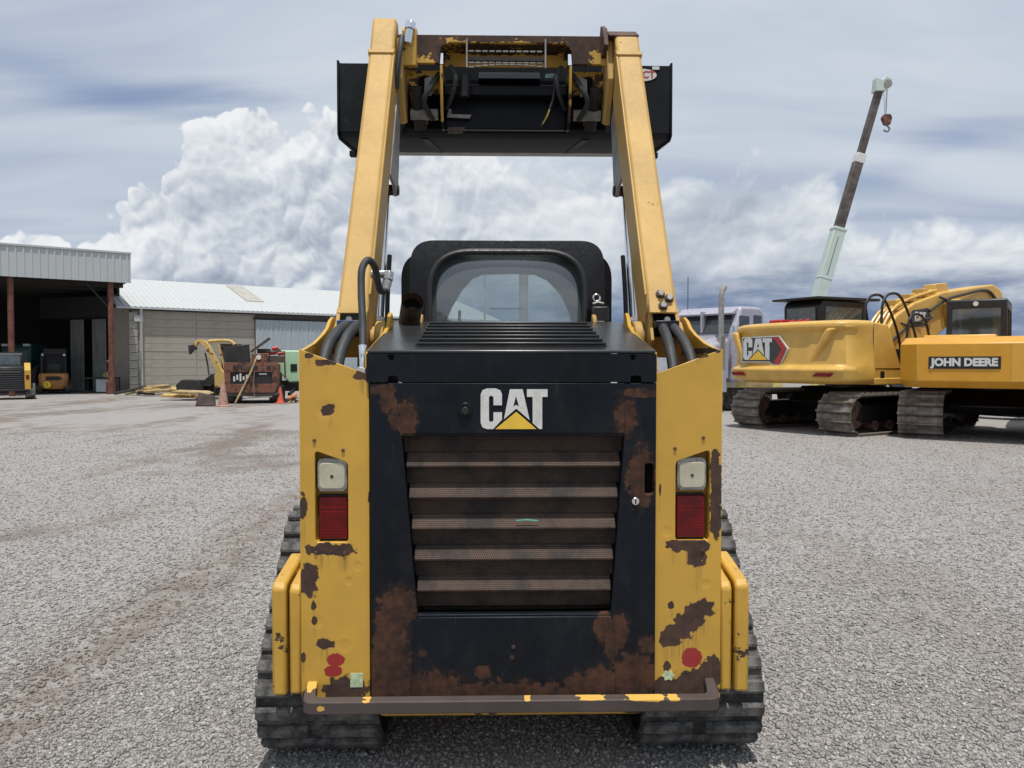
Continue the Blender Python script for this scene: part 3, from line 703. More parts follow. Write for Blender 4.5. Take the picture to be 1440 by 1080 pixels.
# tracks
circ = [(.30, .255, .222), (2.05, .255, .222), (.62, .665, .195)]
path = belt(circ, .0245)
lp = belt(circ, .080)
lug = MB()
lug.prism([(-.027, -.004), (-.022, .022), (.022, .022), (.027, -.004)], 'x', -.222, -.035)
lug.prism([(-.027, -.004), (-.022, .022), (.022, .022), (.027, -.004)], 'x', .01, .222)
lugm = lug.mesh('tread_lug', smooth=False); lugm.materials.append(M['lug'])
lug2 = MB(); lug2.prism([(-.027, -.004), (-.022, .022), (.022, .022), (.027, -.004)], 'x', -.222, .222)
lugm2 = lug2.mesh('tread_lug', smooth=False); lugm2.materials.append(M['lug'])
for s in (-1, 1):
    tk = beltmesh(path, s * TW[0], s * TW[1], .03).build('track', 'rubber', L, smooth=True)
    for i, (y, z, a) in enumerate(lp):
        # z of the lug points outwards: rotate about x by tangent angle + 180 deg
        inst('tread_lug', lugm if i % 2 else lugm2, tk, ((TW[0] + TW[1]) / 2 * s, y, z), (a + math.pi, 0, 0 if s > 0 else 0), bevel=.006)
    fr = MB().prism([(.30, .18), (.62, .58), (1.0, .50), (2.05, .33), (2.1, .2)], 'x', s * .55, s * .86).build('track_frame', 'dark', L)
    for (y, z, r) in circ:
        MB().cyl((s * .56, y, z), (s * .88, y, z), r - .032, 24).build('track_wheel', 'rust', fr, bevel=.006)
    for k in range(4):
        MB().cyl((s * .53, .62 + k * .36, .145), (s * .88, .62 + k * .36, .145), .085, 18).build('track_roller', 'rust', fr, bevel=.006)

# cab
CY = .95
outl = rpoly([(-.462, 1.25), (.462, 1.25), (.466, 2.092), (-.466, 2.092)], [0, 0, .115, .115], 8)
win = rpoly([(-.364, 1.56), (.364, 1.56), (.376, 2.036), (-.376, 2.036)], [.16, .16, .20, .20], 10)
def lean(mb, y0=CY, z0=1.64, k=.22):
    mb.v = [(x, y + max(0, z - z0) ** 2 * k * 1.6 + max(0, z - z0) * .03, z) for x, y, z in mb.v]; return mb
c = MB().holed(outl, [win], 'y', CY, CY + .035)
cab = lean(c).build('cab', 'cabblk', L, bevel=.012, seg=3)
g = MB()
nx, nz = 16, 12
for j in range(nz + 1):
    for i in range(nx + 1):
        x = -.385 + .77 * i / nx; z = 1.54 + .515 * j / nz
        g.v.append((x, CY + .012 + .035 * (x / .4) ** 2, z))
g.f = [(j * (nx + 1) + i, j * (nx + 1) + i + 1, (j + 1) * (nx + 1) + i + 1, (j + 1) * (nx + 1) + i) for j in range(nz) for i in range(nx)]
g.v = [(x, y + max(0, z - 1.80) ** 2 * .25, z) for x, y, z in g.v]; gl_ = lean(g); gl_.build('rear_window', 'cabglass', cab)
ring = [(x, CY - .006, z) for x, z in win]
lean(MB().tube(ring, .0135, 10, closed=True)).build('window_seal', 'seal', cab)
# wider shell behind: side pillars and roof
o2 = rpoly([(-.532, 1.25), (.532, 1.25), (.535, 2.06), (-.535, 2.06)], [0, 0, .14, .14], 8)
i2 = rpoly([(-.47, 1.30), (.47, 1.30), (.47, 2.047), (-.47, 2.047)], [0, 0, .12, .12], 8)
MB().holed(o2, [i2], 'y', CY + .26, CY + .34).build('cab_pillar', 'cabblk', cab, bevel=.012, seg=3)
FY = CY + .78                                   # front wall of the cab
rf = MB()
po = rpoly([(-.47, 1.92), (.47, 1.92), (.47, 2.072), (-.47, 2.072)], [0, 0, .13, .13], 8)
pi_ = rpoly([(-.44, 1.92), (.44, 1.92), (.44, 2.048), (-.44, 2.048)], [0, 0, .09, .09], 8)
rf.prism(po[1:] + po[:1] + pi_[:1] + pi_[:0:-1], 'y', CY + .341, FY)      # open underneath
rf.build('cab_roof', 'cabblk', cab, bevel=.006)
ff = MB()
arch = [(-.40, 1.30), (-.39, 1.60), (-.36, 1.70), (-.31, 1.82), (-.25, 1.92), (-.19, 1.985), (-.13, 2.010), (.03, 2.015), (.17, 2.010), (.245, 1.975), (.325, 1.89), (.375, 1.78), (.39, 1.68), (.40, 1.60), (.41, 1.30)]
ff.holed(rpoly([(-.49, 1.22), (.49, 1.22), (.49, 2.085), (-.49, 2.085)], [0, 0, .13, .13], 8), [arch], 'y', FY, FY + .05)
ff.build('cab_front_frame', 'cabint', cab)
MB().box(-.48, .48, FY + .055, FY + .060, 1.22, 2.05).build('front_window', 'frontglass', cab)
M['side_glass'] = glassmat('side_glass', (.30, .33, .33), .05, .5, (.02, .022, .022))
for s in (-1, 1):
    MB().box(min(s * .455, s * .485), max(s * .455, s * .485), CY + .08, FY, 1.25, 1.42).build('cab_side_panel', 'cabblk', cab)
    MB().box(min(s * .464, s * .468), max(s * .464, s * .468), CY + .08, FY, 1.42, 1.92).build('side_window', 'side_glass', cab)
MB().box(-.46, .46, CY + .10, FY, 1.22, 1.26).build('cab_floor', 'cabint', cab)
for x0, x1 in ((-.185, -.13), (-.115, -.09), (.065, .085), (.10, .165)):
    MB().box(x0, x1, FY - .012, FY - .002, 2.018, 2.046).build('speaker_grille', 'meshlight', cab)
MB().box(-.05, .03, FY - .012, FY - .002, 2.034, 2.044).build('dome_light', 'meshlight', cab)
st = MB().prism(rpoly([(CY + .14, 1.27), (CY + .55, 1.27), (CY + .55, 1.36), (CY + .28, 1.38), (CY + .22, 1.50), (CY + .14, 1.50)], .03, 4), 'x', -.24, .24).build('seat', 'seal', cab, bevel=.02)
MB().tube([(-.29, FY - .01, 1.60), (-.268, FY - .01, 1.70), (-.262, FY - .01, 1.80)], .008, 8).build('wiper_arm', 'seal', cab)
dl = MB()
dl.box(-.09, .10, FY + .061, FY + .063, 1.812, 1.818); dl.build('screen_decal', 'seal', cab)
# right side latch block and ring, yellow lifting lugs
MB().box(.395, .475, CY - .05, CY + .03, 1.60, 1.765).build('latch_block', 'seal', L, bevel=.008)
rg = [(.418 + .016 * math.cos(a * .4488), CY - .035, 1.805 + .016 * math.sin(a * .4488)) for a in range(14)]
MB().tube(rg, .005, 8, closed=True).build('latch_ring', 'chrome', L)
MB().tube([(.40, CY - .04, 1.775), (.425, CY - .04, 1.783), (.45, CY - .04, 1.776)], .008, 8).build('latch_bolt', 'steel', L)
MB().cyl((.415, CY - .08, 1.66), (.445, CY - .08, 1.66), .035, 18).build('latch_wheel', 'steel', L)
for x in (-.398, .395):
    hp = [(x, CY - .16, 1.62), (x, CY - .15, 1.69), (x, CY - .12, 1.712), (x, CY - .09, 1.70), (x, CY - .08, 1.62)]
    MB().tube(smooth(hp, 4), .010, 8).build('lifting_eye', 'arm', L)
# exhaust stub
e = smooth([(-.455, .79, 1.54), (-.452, .785, 1.63), (-.440, .755, 1.705), (-.418, .66, 1.765)], 5)
ex = MB().tube(e, .048, 20, caps=False)
ex.tube(e, .041, 20, caps=False); ex.build('exhaust_pipe', 'exhaust', L)
MB().cyl(e[-3], e[-4], .0425, 16).build('bore_shade_disc', 'dark', L)  # dark disc plugging the pipe, painted as the shade in its bore

# loader arms
def arm(s):
    x0, x1 = (.700 if s < 0 else .690) * s, (.575 if s < 0 else .565) * s
    top = [(1.27, 3.085), (1.385, 3.305), (1.46, 3.315)] if s < 0 else [(1.27, 3.085), (1.335, 3.205), (1.44, 3.26)]
    prof = [(.40, 1.66)] + top + [(1.60, 3.15), (1.64, 2.95), (1.59, 2.87), (1.50, 2.87), (1.45, 2.95), (.58, 1.53), (.46, 1.52)]
    # solid section; its open lower end is only painted dark
    a = MB().prism(prof, 'x', x0, x1)
    o = a.build('loader_arm', 'arm', L, bevel=.016, seg=3)
    # dark block painted as the shaded open end, hose bracket before it
    P0 = Vector((0, .405, 1.668)); u = Vector((0, .520, .854))
    MB().prism([(.372, 1.615), (.43, 1.712), (.48, 1.69), (.45, 1.60)], 'x', x0 - .016 * s, x1 + .016 * s).build('arm_end_shade', 'dark', o)
    fr = MB()
    for xx in (x0, x1): fr.prism([(.365, 1.59), (.43, 1.715), (.50, 1.70), (.50, 1.55), (.42, 1.52)], 'x', xx, xx - .014 * s if xx == x0 else xx + .014 * s)
    fr.prism([(.420, 1.700), (.432, 1.722), (.47, 1.70), (.46, 1.68)], 'x', x0, x1)
    fr.build('arm_end_plate', 'arm', o, bevel=.003)
    MB().box(min(x0, x1) + .015, max(x0, x1) - .015, .350, .40, 1.640, 1.668).build('hose_bracket', 'blue' if s < 0 else 'cabblk', o, bevel=.003)
    MB().cyl(((x0 + x1) / 2, .352, 1.672), ((x0 + x1) / 2, .372, 1.672), .012, 8).build('bracket_bolt', 'steel', o)
    MB().cyl((.735 * s, .54, 1.60), (.51 * s, .54, 1.60), .052, 20).build('pivot_pin', 'arm', o)
    # welded collar at the knee, cap plate above
    k = MB().prism([(1.252, 3.072), (1.262, 3.092), (1.31, 3.115), (1.50, 3.0), (1.49, 2.97)], 'x', x0 + .004 * s, x1 - .004 * s); k.build('knee_weld', 'arm', o, bevel=.004)
    MB().prism([(1.34, 2.98), (1.39, 3.20), (1.46, 3.24), (1.60, 3.10), (1.66, 2.93), (1.60, 2.83), (1.50, 2.79), (1.45, 2.83)], 'x', x1 - .002 * s, x1 - .035 * s).build('knee_plate', 'arm', o, bevel=.006)
    if s > 0:
        MB().prism([(1.30, 3.14), (1.36, 3.25), (1.45, 3.30), (1.52, 3.22), (1.5, 3.1)], 'x', x1 - .036 * s, x1 - .060 * s).build('knee_gusset', 'rust', o, bevel=.004)
        cap = MB().prism([(1.325, 3.20), (1.43, 3.265), (1.52, 3.24), (1.5, 3.2)], 'x', x0 + .002, x1 - .03).build('knee_cap', 'rust', o, bevel=.004)
    for (ya, za, yb, zb_) in ((.47, 1.80, 1.25, 3.078),):
        MB().tube([(x1 - .002 * s, ya, za - .02), (x1 - .002 * s, yb, zb_ - .02)], .005, 6).build('weld_bead', 'arm', o)
    # lug of the lift cylinder under the arm
    for xx in (.612, .668):
        MB().prism([(1.10, 2.42), (1.40, 2.94), (1.52, 2.93), (1.47, 2.72), (1.39, 2.42), (1.36, 2.37), (1.31, 2.36), (1.26, 2.40)], 'x', s * (xx - .008) - (.035 * s), s * (xx + .008) - (.035 * s)).build('cylinder_lug', 'rust' if xx > .63 else 'steelgrey', o, bevel=.004)
    MB().cyl((s * .56, 1.345, 2.40), (s * .655, 1.345, 2.40), .028, 16).build('lug_pin', 'rust', o, bevel=.004)
    cy = MB().cyl((s * .632, 1.345, 2.40), (s * .632, 1.10, 1.72), .026, 16).build('lift_rod', 'chrome', L)
    MB().cyl((s * .632, 1.085, 1.69), (s * .632, .86, 1.05), .042, 18).build('lift_cylinder', 'cabblk', L, bevel=.004)
    MB().tube(smooth([(s * .60, 1.27, 2.05), (s * .60, 1.19, 1.85), (s * .595, 1.12, 1.65)], 4), .012, 8).build('lift_hose', 'hose', L)
    return o
al = arm(-1); ar = arm(1)
# bolted bracket on one arm
bk = MB().prism([(.560, 1.700), (.672, 1.700), (.672, 1.73), (.660, 1.79), (.565, 1.79)], 'y', 0, .014)
bk.v = [(x, y + .375 + (z - 1.70) * .58, z) for x, y, z in bk.v]
bk = bk.build('bolted_bracket', 'arm', ar, bevel=.004)
for (bx, bz) in ((.612, 1.778), (.645, 1.760), (.617, 1.728)):
    y = .375 + (bz - 1.70) * .58
    MB().cyl((bx, y - .022, bz + .006), (bx, y + .004, bz - .004), .0135, 6).build('bracket_bolt', 'steel', bk, bevel=.002)
    MB().cyl((bx, y - .006, bz + .002), (bx, y + .005, bz - .004), .019, 16).build('washer', 'rust', bk)

# hoses at the tower tops
def hose(pts, r=.019, mat='hose'): return MB().tube(smooth(pts, 7), r, 12).build('hydraulic_hose', mat, L)
hose([(-.645, .40, 1.652), (-.650, .33, 1.640), (-.668, .24, 1.605), (-.682, .16, 1.548), (-.688, .10, 1.46), (-.69, .10, 1.30)], .022)
hose([(-.598, .40, 1.652), (-.604, .33, 1.640), (-.620, .24, 1.600), (-.632, .16, 1.535), (-.638, .10, 1.44), (-.64, .10, 1.30)], .022)
hose([(.612, .40, 1.652), (.610, .34, 1.632), (.606, .24, 1.58), (.602, .16, 1.51), (.600, .11, 1.42), (.60, .10, 1.30)], .020)
hose([(.655, .40, 1.652), (.655, .34, 1.632), (.664, .24, 1.585), (.672, .16, 1.52), (.676, .11, 1.43), (.676, .10, 1.30)], .020)
hose([(-.545, .13, 1.40), (-.552, .17, 1.52), (-.563, .24, 1.64), (-.578, .30, 1.78), (-.580, .33, 1.865), (-.562, .36, 1.905), (-.542, .40, 1.885), (-.536, .44, 1.83), (-.528, .47, 1.795), (-.510, .49, 1.80)], .0145)
MB().cyl((-.549, .155, 1.475), (-.556, .195, 1.56), .020, 14).build('hose_ferrule', 'chrome', L)
ft = MB().cyl((-.512, .49, 1.80), (-.502, .50, 1.84), .018, 10); ft.cyl((-.502, .50, 1.84), (-.500, .51, 1.875), .022, 6); ft.cyl((-.575, .52, 1.868), (-.495, .52, 1.868), .017, 10)
ft.build('hose_fitting', 'steel', L, bevel=.002)
# coupler pipe at the left knee
ft = MB().tube(smooth([(-.545, 1.36, 3.20), (-.55, 1.33, 3.12), (-.565, 1.32, 3.0), (-.57, 1.34, 2.92)], 6), .014, 10).build('knee_hose', 'hose', L)
ft = MB().cyl((-.515, 1.36, 3.16), (-.505, 1.37, 3.235), .022, 10); ft.cyl((-.505, 1.37, 3.235), (-.50, 1.38, 3.275), .030, 6); ft.build('knee_coupling', 'chrome', L, bevel=.002)
MB().prism([(1.385, 3.06), (1.37, 3.235), (1.40, 3.265), (1.45, 3.26), (1.45, 3.06)], 'x', -.545, -.470).build('knee_coupling_plate', 'yellow_worn', L, bevel=.004)

# cross member between the knees with a slotted guard
cm = MB()
face = [(-.575, 3.235), (.575, 3.235), (.575, 3.04), (.535, 3.075), (.50, 3.085), (.352, 3.085), (.345, 3.17), (.30, 3.195), (-.30, 3.195), (-.345, 3.17), (-.352, 3.085), (-.50, 3.085), (-.535, 3.075), (-.575, 3.04)]
cm.prism(face, 'y', 1.42, 1.445)
cm.box(-.575, .575, 1.4455, 1.60, 3.208, 3.236)
cm.box(-.345, .345, 1.585, 1.60, 3.13, 3.2075)
M['cross'] = paint('cross_member_worn', YEL, spots=[(-.46, 3.19, .14, .08), (.44, 3.20, .14, .05), (.40, 3.12, .06, .05), (-.10, 3.215, .2, .02), (.2, 3.215, .15, .02), (0, 3.235, .6, .022), (.36, 3.12, .025, .08), (-.36, 3.12, .025, .08), (.52, 3.17, .04, .03)], rough=.5)
cm = cm.build('cross_member', 'cross', L, bevel=.004)
for s in (-1, 1):
    MB().prism([(1.43, 3.08), (1.60, 3.08), (1.62, 2.90), (1.50, 2.80), (1.45, 2.90)], 'x', s * .352, s * .338).build('cross_gusset', 'yellow_worn', cm, bevel=.004)
    MB().prism(rpoly([(s * .353, 3.084), (s * .54, 3.084), (s * .54, 3.03), (s * .50, 2.99), (s * .353, 2.95)], .01, 3), 'y', 1.52, 1.535).build('cross_gusset', 'yellow_worn', cm, bevel=.003)
    MB().prism(rpoly([(s * .40, 3.05), (s * .47, 3.05), (s * .47, 2.96), (s * .40, 2.96)], .025, 4), 'y', 1.505, 1.519).build('gusset_slot', 'dark', cm)
    MB().prism([(s * .40, 3.045), (s * .438, 3.03), (s * .44, 2.95), (s * .402, 2.94)], 'y', 1.49, 1.504).build('hose_tab', 'steelgrey', cm)
for x in (-.208, .208): MB().box(x - .004, x + .004, 1.405, 1.418, 3.060, 3.212).build('guard_post', 'steelgrey', cm)
for k, z in enumerate((3.145, 3.085, 3.062)):
    for i in range(11):
        x = -.198 + i * .036
        dz = -.014 * (1 - (abs(x) / .2) ** 2) if k == 2 else 0
        MB().box(x, x + .028, 1.403, 1.416, z - dz - .003, z - dz + .003).build('guard_bar', 'steelgrey', cm)
MB().box(-.202, .202, 1.43, 1.45, 3.105, 3.125).build('guard_plate', 'junkish', cm)

# coupler on the arm ends
cp = MB().box(-.335, .335, 1.62, 1.66, 2.80, 3.075)
cp = cp.build('coupler_frame', 'black', L, bevel=.006)
MB().prism([(1.52, 3.005), (1.61, 3.045), (1.66, 3.045), (1.66, 2.955), (1.52, 2.955)], 'x', -.335, .335).build('coupler_top_bar', 'black', cp, bevel=.006)
MB().prism([(1.56, 3.06), (1.66, 3.13), (1.66, 3.046), (1.60, 3.046)], 'x', -.15, .19).build('coupler_wedge', 'black', cp)
for s in (-1, 1):
    MB().box(min(s * .353, s * .56), max(s * .353, s * .56), 1.62, 1.69, 2.80, 3.04).build('coupler_wing', 'dark', cp)
    MB().prism([(1.50, 3.03), (1.67, 3.06), (1.67, 2.80), (1.56, 2.78), (1.50, 2.86)], 'x', s * .337, s * .352).build('coupler_side', 'black', cp, bevel=.004)
    MB().cyl((s * .49, 1.50, 2.99), (s * .47, 1.62, 2.80), .036, 16).build('tilt_cylinder', 'junkish', cp, bevel=.004)
    for k in range(3): MB().cyl((s * (.44 + .035 * k), 1.495 - .004 * k, 2.955), (s * (.435 + .033 * k), 1.60, 2.82 + .01 * k), .0065, 8).build('grease_line', 'brass', cp)
    MB().tube(smooth([(s * .36, 1.50, 3.06), (s * .40, 1.46, 2.98), (s * .44, 1.47, 2.90), (s * .40, 1.55, 2.83)], 6), .015, 8).build('coupler_hose', 'hose', cp)
    MB().tube(smooth([(s * .30, 1.50, 3.10), (s * .27, 1.47, 3.03), (s * .29, 1.50, 2.95), (s * .33, 1.58, 2.90)], 6), .013, 8).build('coupler_hose', 'hose', cp)
    MB().cyl((s * .37, 1.56, 2.86), (s * .52, 1.56, 2.86), .030, 14).build('tilt_pin', 'steelgrey', cp)
MB().cyl((-.22, 1.50, 3.05), (-.225, 1.51, 2.94), .030, 12).build('coupler_motor', 'seal', cp)
MB().prism([(-.325, 2.855), (-.315, 2.90), (-.30, 2.90), (-.30, 2.872), (-.19, 2.868), (-.20, 2.850)], 'y', 1.585, 1.598).build('coupler_latch', 'steelgrey', cp)
MB().prism([(-.32, 2.80), (-.225, 2.802), (-.24, 2.770), (-.32, 2.768)], 'y', 1.585, 1.598).build('coupler_tab', 'bumper', cp)
MB().prism(rpoly([(.215, 3.055), (.27, 3.058), (.27, 3.082), (.215, 3.078)], .008, 3), 'y', 1.54, 1.552).build('hose_plate', 'tealmetal', cp)
wire = MB().tube(smooth([(.265, 1.52, 3.06), (.258, 1.50, 2.95), (.235, 1.50, 2.87), (.19, 1.53, 2.79)], 6), .006, 6).build('loose_wire', 'hose', cp)
MB().tube(smooth([(.245, 1.498, 2.90), (.225, 1.497, 2.84), (.20, 1.515, 2.80)], 5), .0028, 5).build('yellow_wire', 'decal_y', cp)

# bucket: back wall, floor, two ends
BW = .938
prof = [(1.70, 2.805), (1.70, 3.190), (1.722, 3.190), (1.722, 2.86), (1.76, 2.836), (2.28, 2.870), (2.28, 2.850), (1.745, 2.785)]
bu = MB().prism(prof, 'x', -BW, BW).build('bucket', 'bucket', L, bevel=.004)
for s in (-1, 1):
    MB().prism([(1.695, 2.79), (1.695, 3.205), (1.80, 3.205), (2.26, 2.90), (2.26, 2.83), (1.74, 2.772)], 'x', s * (BW + .001), s * (BW + .013)).build('bucket_end', 'bucket', bu, bevel=.003)
    MB().box(min(s * .92, s * .985), max(s * .92, s * .985), 2.24, 2.29, 2.815, 2.848).build('bucket_corner', 'bucket', bu, bevel=.003)
MB().box(-BW, BW, 2.2805, 2.36, 2.848, 2.868).build('cutting_edge', 'steelgrey', bu, bevel=.003)
for x in (-.46, .46):
    e_ = .05 if x < 0 else -.05
    fr_n = MB().add([(x - .02, 1.75, 2.780), (x + .02, 1.75, 2.780), (x + .02, 1.75, 2.788), (x - .02, 1.75, 2.788), (x + e_ - .02, 2.27, 2.844), (x + e_ + .02, 2.27, 2.844), (x + e_ + .02, 2.27, 2.852), (x + e_ - .02, 2.27, 2.852)], [(0, 1, 2, 3), (4, 5, 6, 7), (0, 1, 5, 4), (1, 2, 6, 5), (2, 3, 7, 6), (3, 0, 4, 7)])
    fr_n.build('floor_runner', 'bucket', bu)
MB().box(-.40, .40, 1.66, 1.699, 2.84, 3.05).build('coupler_plate', 'bucket', bu)
ov = [(.775 + .085 * math.cos(k * .2618), 3.135 + .035 * math.sin(k * .2618)) for k in range(24)]
stk = MB().prism(ov, 'y', 1.6965, 1.699).build('maker_sticker', 'white', bu)
MB().box(.835, .875, 1.6965, 1.699, 3.166, 3.184).build('maker_tab', 'white', bu)
textmesh('VICT', .055, 'decal_red', bu, 'sticker_lettering', (.79, 1.696, 3.135), (R(90), 0, 0), .0016, 1.0, .0006)

# ------------------------------------------------------------------ background materials
M['wallpaint'] = simple('siding_tan', (.37, .34, .29), .8, var=.10, scale=2.0, bmp=.3, dirt=(.20, .17, .13), dirtamt=.4)
M['walljoint'] = simple('wall_joint', (.19, .17, .145), .9)
M['roofwhite'] = simple('roof_white', (.47, .49, .49), .6, var=.07, scale=1.2, bmp=.05, dirt=(.33, .32, .29), dirtamt=.35)
M['rooftan'] = simple('roof_translucent', (.40, .385, .33), .5, var=.12, scale=2)
M['fascia'] = simple('fascia_steel', (.47, .50, .51), .5, var=.10, scale=1.5, bmp=.05, dirt=(.33, .32, .30), dirtamt=.3)
M['doorsteel'] = simple('door_grey_blue', (.37, .42, .45), .55, var=.08, scale=1.5)
M['doordark'] = simple('door_grey_dull', (.20, .21, .205), .6, var=.2, scale=2)
M['postrust'] = simple('post_red_oxide', (.16, .060, .040), .8, var=.4, scale=4, bmp=.3)
M['shedin'] = simple('shed_shaded_sheet', (.035, .034, .033), .9, var=.3)  # shed interior's shade put into the colour, on purlins, brace and header too
M['concrete'] = simple('concrete', (.34, .32, .28), .9, var=.15, scale=3, bmp=.3)
M['exyel'] = paint('excavator_yellow', (.60, .36, .075), chips=.0, var=.12, rough=.42)
M['exdark'] = simple('excavator_black', (.010, .010, .011), .45, var=.3)
M['jdyel'] = paint('excavator_amber', (.62, .30, .022), chips=.0, var=.08, rough=.4)
M['jdlite'] = paint('excavator_amber_repaint', (.66, .345, .045), chips=.0, var=.06, rough=.4)
M['shoe'] = simple('track_shoe_steel', (.155, .130, .112), .55, metal=.25, var=.35, scale=6, bmp=.3, dirt=(.30, .26, .22), dirtamt=.5)
M['exglass'] = glassmat('excavator_glass', (.42, .47, .45), .04, .25, (.12, .14, .14))
M['mint'] = simple('crane_mint', (.52, .62, .57), .5, var=.12, scale=1.2, dirt=(.40, .40, .33), dirtamt=.4)
M['cranebrown'] = simple('crane_boom_brown', (.075, .058, .050), .6, var=.4, scale=1.5, dirt=(.17, .14, .12), dirtamt=.4)
M['lilac'] = simple('truck_lilac', (.36, .35, .41), .3, var=.10, coat=.5, bmp=.02)
M['tglass'] = simple('dark_window', (.035, .04, .042), .12, var=.2, coat=.6, bmp=0)
M['rustor'] = paint('rust_orange_paint', (.19, .075, .042), chips=.7, rscale=.35, rough=.65, coat=0)
M['fork'] = paint('forklift_orange', (.46, .21, .065), chips=.35, rscale=.4, rough=.6, coat=0)
M['junkyel'] = paint('faded_yellow', (.55, .37, .12), chips=.4, rscale=.35, rough=.6, coat=0)
M['junkdark'] = simple('scrap_dark', (.022, .020, .020), .7, var=.4, scale=5, bmp=.3)
M['junkbrown'] = simple('scrap_brown', (.085, .062, .052), .8, var=.4, scale=5)
M['mintgreen'] = simple('compressor_green', (.40, .60, .38), .5, var=.08, scale=2)
M['cone_old'] = simple('cone_faded', (.38, .22, .17), .7, var=.25, scale=8)
M['cone_red'] = simple('cone_red', (.55, .085, .055), .65, var=.2, scale=8)
M['wood'] = simple('scrap_timber', (.36, .27, .14), .8, var=.35, scale=5)
M['redplastic'] = simple('red_plastic', (.42, .02, .02), .4)
M['paleyel'] = simple('pale_yellow_paint', (.62, .55, .20), .5, var=.2)
M['smallcab'] = simple('grey_cab_glass', (.10, .13, .14), .15, var=.3, coat=.5)
M['orangepart'] = simple('orange_part', (.5, .16, .05), .6, var=.3)

def ribbed(width, height, ribs, depth, th=.004):
    """ribbed sheet in the xz plane, ribs along z, proud towards -y"""
    pts = [(0, 0)]; pw = width / ribs
    for i in range(ribs):
        x = i * pw
        pts += [(x + pw * .30, 0), (x + pw * .40, -depth), (x + pw * .60, -depth), (x + pw * .70, 0)]
    pts += [(width, 0)]
    loop = pts + [(x, y + th) for x, y in reversed(pts)]
    return MB().prism(loop, 'z', 0, height)

# ------------------------------------------------------------------ long store building
WA = R(35.8)
hall = thing('store_building', 'long tan building with white ribbed metal roof and grey sliding door', 'building', (-18.9, 38.2, 0), WA)
core = MB().box(0, 21.6, .06, 13, 0, 4.15); core.build('wall', 'walljoint', hall)
for i, x in enumerate((0.0, 21.5)): MB().prism([(.06, 4.151), (13, 4.151), (6.5, 6.1)], 'x', x, x + .1).build('gable', 'wallpaint', hall)
def boardmesh(ln, h):
    b = MB().box(0, ln, -.0, .058, 0, h)
    me = b.mesh('siding_board', False); me.materials.append(M['wallpaint']); return me
bh = 4.1 / 10
mA = boardmesh(3.0, bh - .011); mB = boardmesh(2.95, bh - .011)
for k in range(10):
    for i in range(2): inst('siding_board', mA, hall, (.06 + i * 3.015, random.uniform(-.006, .006), .02 + k * bh))
    for i in range(3): inst('siding_board', mB, hall, (12.4 + i * 3.0, random.uniform(-.006, .006), .02 + k * bh))
# corner pier of pale blocks, one by one
pm = MB().box(-.12, .26, -.10, .0, 0, .375).mesh('pier_block', False); pm.materials.append(M['concrete'])
for k in range(10): inst('pier_block', pm, hall, (0, -.01, .02 + k * .40))
dm = ribbed(.98, 3.75, 4, .03).mesh('door_panel', False); dm.materials.append(M['doorsteel'])
for i in range(6): inst('door_panel', dm, hall, (6.10 + i * .99, -.10, .08))
MB().box(6.0, 12.3, -.14, -.02, 3.86, 3.96).build('door_rail', 'exdark', hall)
slope = math.atan2(2.0, 6.7); sl = math.hypot(6.7, 2.0)
rp = ribbed(1.0, sl, 4, .024).mesh('roof_panel', False); rp.materials.append(M['roofwhite'])
rt = ribbed(1.0, sl * .62, 4, .024).mesh('skylight_panel', False); rt.materials.append(M['rooftan'])
for i in range(23):
    inst('roof_panel', rp, hall, (-.7 + i * 1.0, -.2, 4.28), (slope - math.pi / 2, 0, 0))
inst('skylight_panel', rt, hall, (6.3, -.2 + 2.4 * .958, 4.28 + 2.4 * .286 + .03), (slope - math.pi / 2, 0, 0))
MB().add([(-.7, 6.5, 6.28), (22.3, 6.5, 6.28), (22.3, 13.6, 4.28), (-.7, 13.6, 4.28)], [(0, 1, 2, 3)]).build('rear_roof', 'roofwhite', hall)
MB().prism([(-.30, 4.17), (-.18, 4.17), (-.18, 4.275), (-.30, 4.275)], 'x', -.7, 22.3).build('gutter', 'fascia', hall)
MB().tube([(.42, -.24, 4.2), (.42, -.16, 3.95), (.42, -.16, .25), (.42, -.5, .08)], .07, 10).build('downpipe', 'roofwhite', hall)
MB().box(0, 22, -.17, .0, 4.13, 4.165).build('soffit', 'exdark', hall)
MB().box(.1, .5, -.2, -.1, 3.55, 3.85).build('junction_box', 'fascia', hall)

# ------------------------------------------------------------------ open shed
shed = thing('open_shed', 'open fronted shed with ribbed grey fascia on rusty red posts', 'shed', (-18.3, 37.0, 0), WA)
fm = ribbed(.90, 1.38, 3, .035).mesh('fascia_panel', False); fm.materials.append(M['fascia'])
for i in range(19): inst('fascia_panel', fm, shed, (-.9 * (i + 1), -.02, 5.32))
MB().box(-17.2, .02, -.08, .10, 6.70, 6.78).build('ridge_cap', 'roofwhite', shed)
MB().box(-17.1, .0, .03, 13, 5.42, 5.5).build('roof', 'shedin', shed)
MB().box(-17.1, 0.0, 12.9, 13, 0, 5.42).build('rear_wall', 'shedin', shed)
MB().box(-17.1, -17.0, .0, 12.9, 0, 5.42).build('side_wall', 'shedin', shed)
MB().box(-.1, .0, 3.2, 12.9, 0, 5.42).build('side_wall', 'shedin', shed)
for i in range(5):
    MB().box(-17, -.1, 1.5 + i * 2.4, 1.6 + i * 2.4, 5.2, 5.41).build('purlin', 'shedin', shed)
def post(x, y=.25):
    o = MB().cyl((x, y, 0), (x, y, 5.4), .125, 14).build('post', 'postrust', shed); return o
for x in (-.85, -4.85, -9.0, -13.2): post(x)
MB().bar((-1.0, .25, 4.2), (-2.0, .25, 5.4), .05, .05).build('knee_brace', 'shedin', shed)
